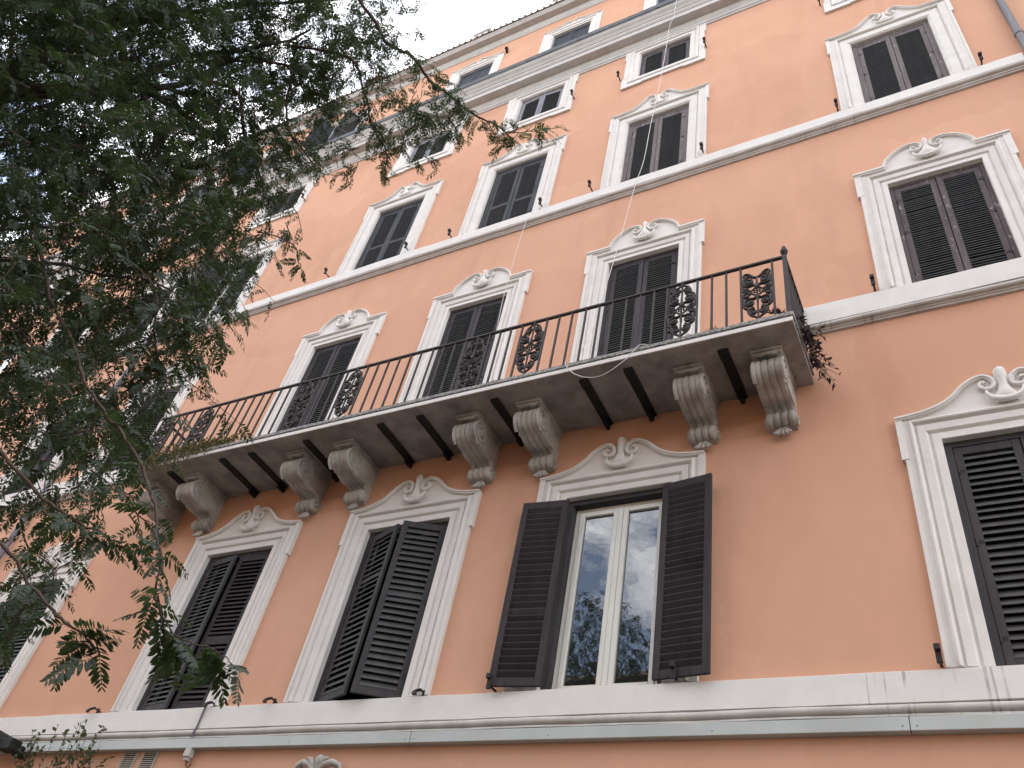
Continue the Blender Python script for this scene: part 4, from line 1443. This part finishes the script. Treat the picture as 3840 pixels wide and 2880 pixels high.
# limbs: fork -> knots -> leaf masses
KNOTS = [Vector((-5.5, 0.4, 6.2)), Vector((-5.0, 0.5, 7.3)), Vector((-5.2, 0.75, 5.1)), Vector((-6.3, 0.2, 7.0)), Vector((-4.6, 0.8, 4.6)), Vector((-4.4, 0.85, 6.6)), Vector((-6.6, 0.1, 8.6))]
links = [(FORK, 0, 0.12, 0.085), (KNOTS[0], 1, 0.085, 0.05), (FORK, 2, 0.10, 0.06), (FORK, 3, 0.11, 0.07), (KNOTS[2], 4, 0.06, 0.04), (KNOTS[0], 5, 0.07, 0.04), (KNOTS[3], 6, 0.07, 0.045)]


def bow(a, b, sag, n=7):
    a, b = Vector(a), Vector(b)
    L_ = (b - a).length
    o_ = []
    w1 = Vector((rng.uniform(-1, 1), rng.uniform(-1, 1), rng.uniform(-1, 1))) * 0.06 * L_
    for i in range(n + 1):
        u = i / n
        p = a.lerp(b, u)
        p.z += sag * L_ * math.sin(math.pi * u)
        p += w1 * math.sin(2 * math.pi * u)
        p += Vector((rng.uniform(-1, 1), rng.uniform(-1, 1), rng.uniform(-1, 1))) * 0.012 * L_ * (0 < u < 1)
        o_.append(p)
    return o_


for a, k, r0, r1 in links:
    pts = bow(a, KNOTS[k], 0.08)
    put('branch', MB().tube(pts, [r0 + (r1 - r0) * i / (len(pts) - 1) for i in range(len(pts))], 10).mesh('branch', 'bark', 60), TREE)
for bx, by, bz, br in BLOBS:
    c = Vector((bx, by, bz))
    k = min(KNOTS, key=lambda q: (q - c).length + (0.6 if q.z < c.z - 1.5 else 0))
    if br < 0.3:
        continue
    pts = bow(k, c + Vector((0, 0, -0.1)), 0.07)
    put('branch', MB().tube(pts, [(0.024 if bz > 5.4 else 0.011) * (1 - 0.8 * i / (len(pts) - 1)) + 0.003 for i in range(len(pts))], 7).mesh('branch', 'bark', 60), TREE)

HAND = {
    'b1': ([(-4.6, 0.75, 4.75), (-4.1, 0.78, 4.85), (-3.74, 0.841, 4.652), (-3.641, 1.042, 4.383), (-3.506, 1.113, 4.192), (-3.346, 1.176, 4.031), (-3.192, 1.222, 3.865), (-3.084, 1.263, 3.721), (-2.959, 1.279, 3.612), (-2.826, 1.321, 3.496), (-2.647, 1.346, 3.356), (-2.518, 1.365, 3.239), (-2.397, 1.379, 3.108), (-2.277, 1.378, 2.984), (-2.208, 1.377, 2.88), (-2.165, 1.387, 2.829), (-2.13, 1.389, 2.772), (-2.065, 1.377, 2.662), (-2.023, 1.383, 2.609), (-1.989, 1.403, 2.57), (-1.962, 1.42, 2.545)], 0.0095, 0.0022),
    'b1e': ([(-1.962, 1.42, 2.545), (-1.934, 1.46, 2.541), (-1.893, 1.511, 2.544), (-1.876, 1.57, 2.539), (-1.853, 1.608, 2.518)], 0.0025, 0.0012),
    'b2': ([(-3.0, 0.95, 2.95), (-2.7, 1.03, 2.83), (-2.484, 1.147, 2.702), (-2.423, 1.21, 2.638), (-2.351, 1.275, 2.586), (-2.3, 1.283, 2.552), (-2.26, 1.32, 2.536), (-2.215, 1.344, 2.521), (-2.177, 1.355, 2.506), (-2.154, 1.376, 2.47)], 0.007, 0.002),
    'b3': ([(-3.3, 1.1, 3.4), (-2.813, 1.205, 3.081), (-2.611, 1.249, 2.964), (-2.508, 1.259, 2.917), (-2.451, 1.278, 2.889), (-2.382, 1.307, 2.872), (-2.368, 1.339, 2.865), (-2.34, 1.376, 2.877)], 0.007, 0.0025),
    'b4': ([(-4.6, 0.7, 7.4), (-3.7, 0.8, 7.9), (-3.115, 0.965, 7.794), (-3.023, 1.209, 7.57), (-2.899, 1.361, 7.371), (-2.854, 1.454, 7.256), (-2.754, 1.522, 7.173), (-2.668, 1.599, 7.136), (-2.612, 1.743, 7.062), (-2.557, 1.813, 7.007), (-2.493, 1.86, 6.963), (-2.427, 1.934, 6.91), (-2.355, 2.01, 6.856), (-2.287, 2.062, 6.808), (-2.2, 2.118, 6.765), (-2.157, 2.183, 6.756), (-2.107, 2.261, 6.684)], 0.016, 0.004),
    'b5': ([(-3.6, 1.2, 7.3), (-3.146, 1.452, 7.217), (-3.061, 1.634, 6.978), (-3.02, 1.697, 6.862), (-3.001, 1.763, 6.731), (-2.967, 1.864, 6.654), (-2.932, 1.933, 6.588), (-2.905, 1.983, 6.461)], 0.010, 0.004),
    'b6': ([(-4.2, 0.9, 6.7), (-3.74, 1.165, 6.661), (-3.673, 1.343, 6.411), (-3.628, 1.409, 6.297), (-3.576, 1.481, 6.185), (-3.526, 1.539, 6.073), (-3.479, 1.602, 5.955), (-3.453, 1.67, 5.817)], 0.013, 0.006),
    'b7': ([(-4.2, 0.95, 7.0), (-3.575, 1.283, 7.119), (-3.564, 1.442, 6.841), (-3.514, 1.553, 6.593), (-3.451, 1.601, 6.495), (-3.406, 1.662, 6.443), (-3.356, 1.757, 6.382)], 0.011, 0.005),
    'b8': ([(-3.5, 1.25, 4.7), (-3.282, 1.353, 4.526), (-3.266, 1.473, 4.323), (-3.247, 1.524, 4.235), (-3.236, 1.549, 4.148), (-3.227, 1.569, 4.059), (-3.227, 1.564, 3.972)], 0.006, 0.002),
    'b9': ([(-3.2, 1.6, 5.3), (-2.98, 1.718, 5.229), (-2.929, 1.758, 5.112), (-2.894, 1.777, 5.063), (-2.872, 1.8, 4.999)], 0.004, 0.002),
    'b10': ([(-3.4, 1.3, 4.6), (-3.151, 1.414, 4.485), (-3.093, 1.464, 4.366), (-3.035, 1.501, 4.251), (-3.025, 1.531, 4.213)], 0.005, 0.002),
}
HAND['b4e'] = ([(-2.157, 2.183, 6.756), (-2.07, 2.21, 6.72), (-1.995, 2.225, 6.715), (-1.93, 2.24, 6.73), (-1.86, 2.25, 6.70)], 0.004, 0.0015)
hand_pts = {}
for k, (pts, r0, r1) in HAND.items():
    p = catmull(pts, 4)
    # slight zigzag of locust shoots
    p = [tuple(c + rng.uniform(-1, 1) * 0.004 for c in q) for q in p]
    hand_pts[k] = [Vector(q) for q in p]
    n = len(p)
    put('branch', MB().tube(p, [r0 + (r1 - r0) * i / (n - 1) for i in range(n)], 7).mesh('branch', 'twig', 60), TREE)

# near compound leaves: each an object of its own
NEARM = []
for i in range(6):
    P = leaf_template(11 + i % 3, True, 0.10 + 0.05 * (i % 4), 100 + i)
    NEARM.append(quads_mesh('leaf', P, np.full(len(P), (i % 3) / 2.0, dtype=np.float32), 'leaf', vpf=8))


def near_leaf(p, d, up, s):
    d = Vector(d).normalized()
    up = Vector(up)
    side = up.cross(d)
    if side.length < 1e-4:
        side = d.orthogonal()
    side.normalize()
    nn = d.cross(side).normalized()
    o = bpy.data.objects.new('leaf', rng.choice(NEARM))
    COL.objects.link(o)
    o.parent = TREE
    o.matrix_parent_inverse = Matrix.Translation(-TREE.location)
    m = Matrix((d, side, nn)).transposed().to_4x4()
    o.matrix_basis = Matrix.Translation(p) @ m @ Matrix.Scale(s, 4)


def along(key, u):
    p = hand_pts[key]
    i = min(int(u * (len(p) - 1)), len(p) - 2)
    f = u * (len(p) - 1) - i
    return p[i].lerp(p[i + 1], f), (p[i + 1] - p[i]).normalized()


for key, u0, u1, n, sc in (('b1', 0.45, 0.72, 13, 0.13), ('b1', 0.72, 0.985, 17, 0.135), ('b1e', 0.0, 1.0, 12, 0.135), ('b2', 0.32, 0.62, 4, 0.10), ('b2', 0.62, 1.0, 12, 0.13), ('b3', 0.25, 1.0, 22, 0.115), ('b10', 0.3, 1.0, 14, 0.12), ('b8', 0.2, 1.0, 12, 0.11), ('b9', 0.3, 1.0, 7, 0.10)):
    for i in range(n):
        u = u0 + (u1 - u0) * (i + rng.uniform(0.1, 0.9)) / n
        p, t = along(key, u)
        a = rng.uniform(0, 2 * math.pi)
        rad = Vector((math.cos(a), math.sin(a), 0))
        if key == 'b1e':
            d = rad * 0.9 + t * 0.2 + Vector((0, 0, -rng.uniform(0.1, 1.0)))
        elif key == 'b2':
            d = rad * 1.0 + t * 0.3 + Vector((0, 0, rng.uniform(-0.8, 0.5)))
        elif i >= n - 2:
            d = t * 0.7 + rad * 0.4 + Vector((0, 0, -0.3))
        else:
            d = rad * 0.9 + t * 0.35 + Vector((0, 0, rng.uniform(-0.9, 0.25)))
        up = Vector((rng.gauss(0, 0.4), rng.gauss(0, 0.4), 1))
        near_leaf(p, d, up, sc * rng.uniform(0.75, 1.15))

# the crown: shoots spread through the leaf masses, each carrying compound leaves
TEMPS = [leaf_template(10, False, 0.12 + 0.05 * i, 200 + i) for i in range(5)]
stems = MB()
pos, dirs, ups, scl, tnt = [], [], [], [], []


def shoot(p0, d0, length, nleaf, leafscale):
    d = Vector(d0).normalized()
    pts = [Vector(p0)]
    for i in range(4):
        d = (d + Vector((rng.gauss(0, 0.22), rng.gauss(0, 0.22), -0.22 + rng.gauss(0, 0.15)))).normalized()
        pts.append(pts[-1] + d * (length / 4))
    stems.tube([q[:] for q in pts], [0.0036, 0.003, 0.0024, 0.0018, 0.0012], 3, caps=False)
    tt = rng.random()
    for i in range(nleaf):
        u = (i + 0.5) / nleaf * 4
        k = min(int(u), 3)
        p = pts[k].lerp(pts[k + 1], u - k)
        t = (pts[k + 1] - pts[k]).normalized()
        a = rng.uniform(0, 2 * math.pi)
        v = Vector((math.cos(a), math.sin(a), rng.uniform(-0.7, 0.3))) * 0.9 + t * 0.5
        pos.append(p[:])
        dirs.append(v[:])
        ups.append((rng.gauss(0, 0.45), rng.gauss(0, 0.45), 1.0))
        scl.append(leafscale * rng.uniform(0.75, 1.2))
        tnt.append(min(1, max(0, tt * 0.6 + rng.random() * 0.4)))


CPOS = Vector((0, 0, 1.6))
for bi, (bx, by, bz, br) in enumerate(BLOBS):
    dens = (165 if bi < 13 else 105 if bi < 18 else 76) if bi < 33 else (150 if bi < 47 else 70)
    n = max(3, int(dens * br * br + (2 if br < 0.3 else 0)))
    if br < 0.5:
        n = int(n * 1.35) + 2
    for i in range(n):
        while True:
            q = Vector((rng.uniform(-1, 1), rng.uniform(-1, 1), rng.uniform(-1, 1)))
            if q.length <= 1:
                break
        p = Vector((bx, by, bz)) + q * br * 0.95
        if (p - CPOS).length < 2.6:
            continue
        d = Vector((q.x + rng.gauss(0, 0.5), q.y + rng.gauss(0, 0.5), q.z * 0.4 - 0.25))
        if br < 0.3:
            shoot(p, d, rng.uniform(0.12, 0.22), rng.randint(4, 6), 0.10)
        else:
            shoot(p, d, rng.uniform(0.25, 0.5), rng.randint(6, 9), 0.125)
for key, u0, n in (('b4e', 0.2, 7), ('b4', 0.3, 34), ('b5', 0.1, 16), ('b6', 0.1, 18), ('b7', 0.1, 14), ('b1', 0.05, 16)):
    for i in range(n):
        u = u0 + (1 - u0) * i / n if key != 'b1' else 0.05 + 0.45 * i / n
        p, t = along(key, u)
        a = rng.uniform(0, 2 * math.pi)
        shoot(p, t * 0.6 + Vector((math.cos(a), math.sin(a), -0.2)) * 0.8, rng.uniform(0.08, 0.2), rng.randint(3, 5), 0.095)
V, T_ = place(TEMPS, np.array(pos), np.array(dirs), np.array(ups), np.array(scl), np.array(tnt))
crown = put('crown', quads_mesh('crown', V, T_, 'leaf', stems, 4, 'twig'), TREE)
crown['kind'] = 'stuff'
print('leaves', len(pos), 'quads', len(V) // 4)
for px, py, pz, a0 in ((-1.995, 2.229, 6.685, 0.2), (-1.892, 2.245, 6.717, 0.9)):
    ring = [(px + 0.034 * math.cos(R_(a)) * 0.8, py + 0.034 * math.cos(R_(a)) * 0.6, pz - 0.02 + 0.022 * math.sin(R_(a)) + 0.012 * math.cos(R_(a))) for a in range(-20, 315, 15)]
    put('seed_pod', MB().tube(ring, [0.005 + 0.006 * math.sin(math.pi * i / (len(ring) - 1)) for i in range(len(ring))], 6).mesh('seed_pod', 'pod', 60), TREE)

# ------------------------------------------------------------------ plants on the balcony and the wall
BLADE = np.array([(0, 0, 0), (0.35, 0.16, 0.05), (1.0, 0, -0.12), (0.35, -0.16, 0.05)], float)
OVAL = np.array([(0, 0, 0), (0.45, 0.34, 0.04), (1.0, 0, -0.08), (0.45, -0.34, 0.04)], float)


def sprawl(name, label, cat, base, stems_def, tpl, mat, leaf_len, per, rstem, upz=0.3):
    t = thing(name, label, cat, base)
    sm = MB()
    P, D, U, S, Tn = [], [], [], [], []
    for pts in stems_def:
        c = [Vector(q) for q in catmull(pts, 4)]
        sm.tube([q[:] for q in c], [rstem * (1 - 0.6 * i / (len(c) - 1)) for i in range(len(c))], 4, caps=False)
        for i in range(per):
            u = (0.12 + 0.88 * (i + rng.random()) / per) * (len(c) - 1.001)
            k = int(u)
            p = c[k].lerp(c[k + 1], u - k)
            tdir = (c[k + 1] - c[k]).normalized()
            a = rng.uniform(0, 2 * math.pi)
            P.append(p[:])
            D.append((Vector((math.cos(a), math.sin(a), rng.uniform(-0.5, 0.8))) + tdir * 0.8)[:])
            U.append((rng.gauss(0, 0.5), rng.gauss(0, 0.5), 1))
            S.append(leaf_len * rng.uniform(0.6, 1.2))
            Tn.append(rng.random())
    V_, T2 = place([tpl], np.array(P), np.array(D), np.array(U), np.array(S), np.array(Tn))
    o_ = put('foliage', quads_mesh('foliage', V_, T2, mat, sm, 4, 'twig'), t)
    o_['kind'] = 'stuff'
    return t


sd = []
for i in range(34):
    y = rng.uniform(5.95, 6.68)
    out = rng.uniform(0.04, 0.24)
    drop = rng.uniform(0.05, 0.42) * (0.55 + 0.45 * (y - 5.9) / 0.8)
    sd.append([(-1.02, y, 8.56), (-0.97, y + 0.01, 8.59), (-0.93, y + rng.uniform(-0.03, 0.03), 8.54), (-0.96 + out, y + rng.uniform(-0.06, 0.06), 8.53 - drop)])
for i in range(4):
    sd.append([(-1.1, 5.95, 8.56), (-1.14, 5.93, 8.66), (-1.17 - 0.05 * i, 5.92, 8.66 + 0.03 * i)])
sprawl('trailing_plant', 'dark purple trailing plant spilling over the end of the balcony', 'plant', (-1.0, 6.3, 8.55), sd, BLADE, 'purple', 0.085, 8, 0.005)
sd = []
for i in range(330):
    x = -10.55 + 1.75 * (rng.random() ** 1.5)
    f = 1 - (x + 10.55) / 1.75
    if rng.random() < 0.5 * f + 0.08:
        sd.append([(x, 5.90, 8.56), (x, 5.83, 8.585), (x + rng.uniform(-0.05, 0.05), 5.80, 8.50), (x + rng.uniform(-0.08, 0.08), 5.79 + rng.uniform(-0.03, 0.02), 8.46 - 0.22 * rng.random() * (0.2 + f))])
    else:
        sd.append([(x, rng.uniform(5.84, 5.98), 8.56), (x + rng.uniform(-0.03, 0.03), 5.86, 8.62), (x + rng.uniform(-0.08, 0.08), rng.uniform(5.82, 5.95), 8.62 + 0.22 * rng.random() * (0.5 + 0.7 * f))])
sprawl('dry_succulent', 'yellowing succulent creeping along the leafy end of the balcony', 'plant', (-9.8, 5.9, 8.55), sd, OVAL, 'succulent', 0.045, 9, 0.003)
sd = []
for i in range(46):
    a = rng.uniform(0, 2 * math.pi)
    r = rng.uniform(0.02, 0.13)
    sd.append([(-1.84, 5.93, 8.55), (-1.84 + 0.5 * r * math.cos(a), 5.92 + 0.3 * r * math.sin(a), 8.60 + 0.05 * rng.random()), (-1.84 + r * math.cos(a), 5.92 + 0.5 * r * math.sin(a), 8.57 + 0.06 * rng.random())])
sprawl('dry_tuft', 'small dry straw-coloured tuft of weeds behind the balcony bars', 'plant', (-1.84, 5.93, 8.55), sd, BLADE, 'drytuft', 0.02, 5, 0.0025)
sd = []
for i in range(26):
    x0 = rng.uniform(-10.75, -9.3)
    x1 = x0 + rng.uniform(-0.3, 0.45)
    top = rng.uniform(4.40, 4.86) if x0 < -9.5 else rng.uniform(4.4, 4.7)
    sd.append([(x0, 6.70, 4.0), (x0 + rng.uniform(-0.1, 0.1), 6.62, 4.22), ((x0 + x1) / 2, 6.58, (4.25 + top) / 2 + rng.uniform(-0.05, 0.05)), (x1, rng.uniform(6.45, 6.62), top)])
sprawl('climbing_plant', 'thin climbing shrub with sparse leaves against the metal band', 'plant', (-10.0, 6.65, 0.0), sd, OVAL, 'vine', 0.068, 16, 0.005)

# ------------------------------------------------------------------ house across the street (only seen mirrored in the panes)
OPP = thing('opposite_house', 'ochre house across the street, mirrored faintly in the window panes', 'building', (-6.0, -15.0, 0.0))
put('wall', MB().box(-34, 16, -26, -15, 0, 16.5).mesh('wall', 'ochre'), OPP)
put('roof', MB().add([(-35, -14.4, 16.6), (17, -14.4, 16.6), (17, -26, 18.8), (-35, -26, 18.8), (-35, -14.4, 16.4), (17, -14.4, 16.4), (17, -26, 16.4), (-35, -26, 16.4)],
                     [(0, 1, 2, 3), (4, 7, 6, 5), (0, 4, 5, 1), (1, 5, 6, 2), (2, 6, 7, 3), (3, 7, 4, 0)]).mesh('roof', 'roof'), OPP)
wm = MB().box(-0.55, 0.55, -15.04, -14.99, 0, 1.7).mesh('window', 'sh3')
for zz in (1.2, 5.0, 8.9, 12.6):
    for i in range(15):
        put('window', wm, OPP, (-32 + i * 3.3, 0, zz))
print('single slats', slat_count[0])
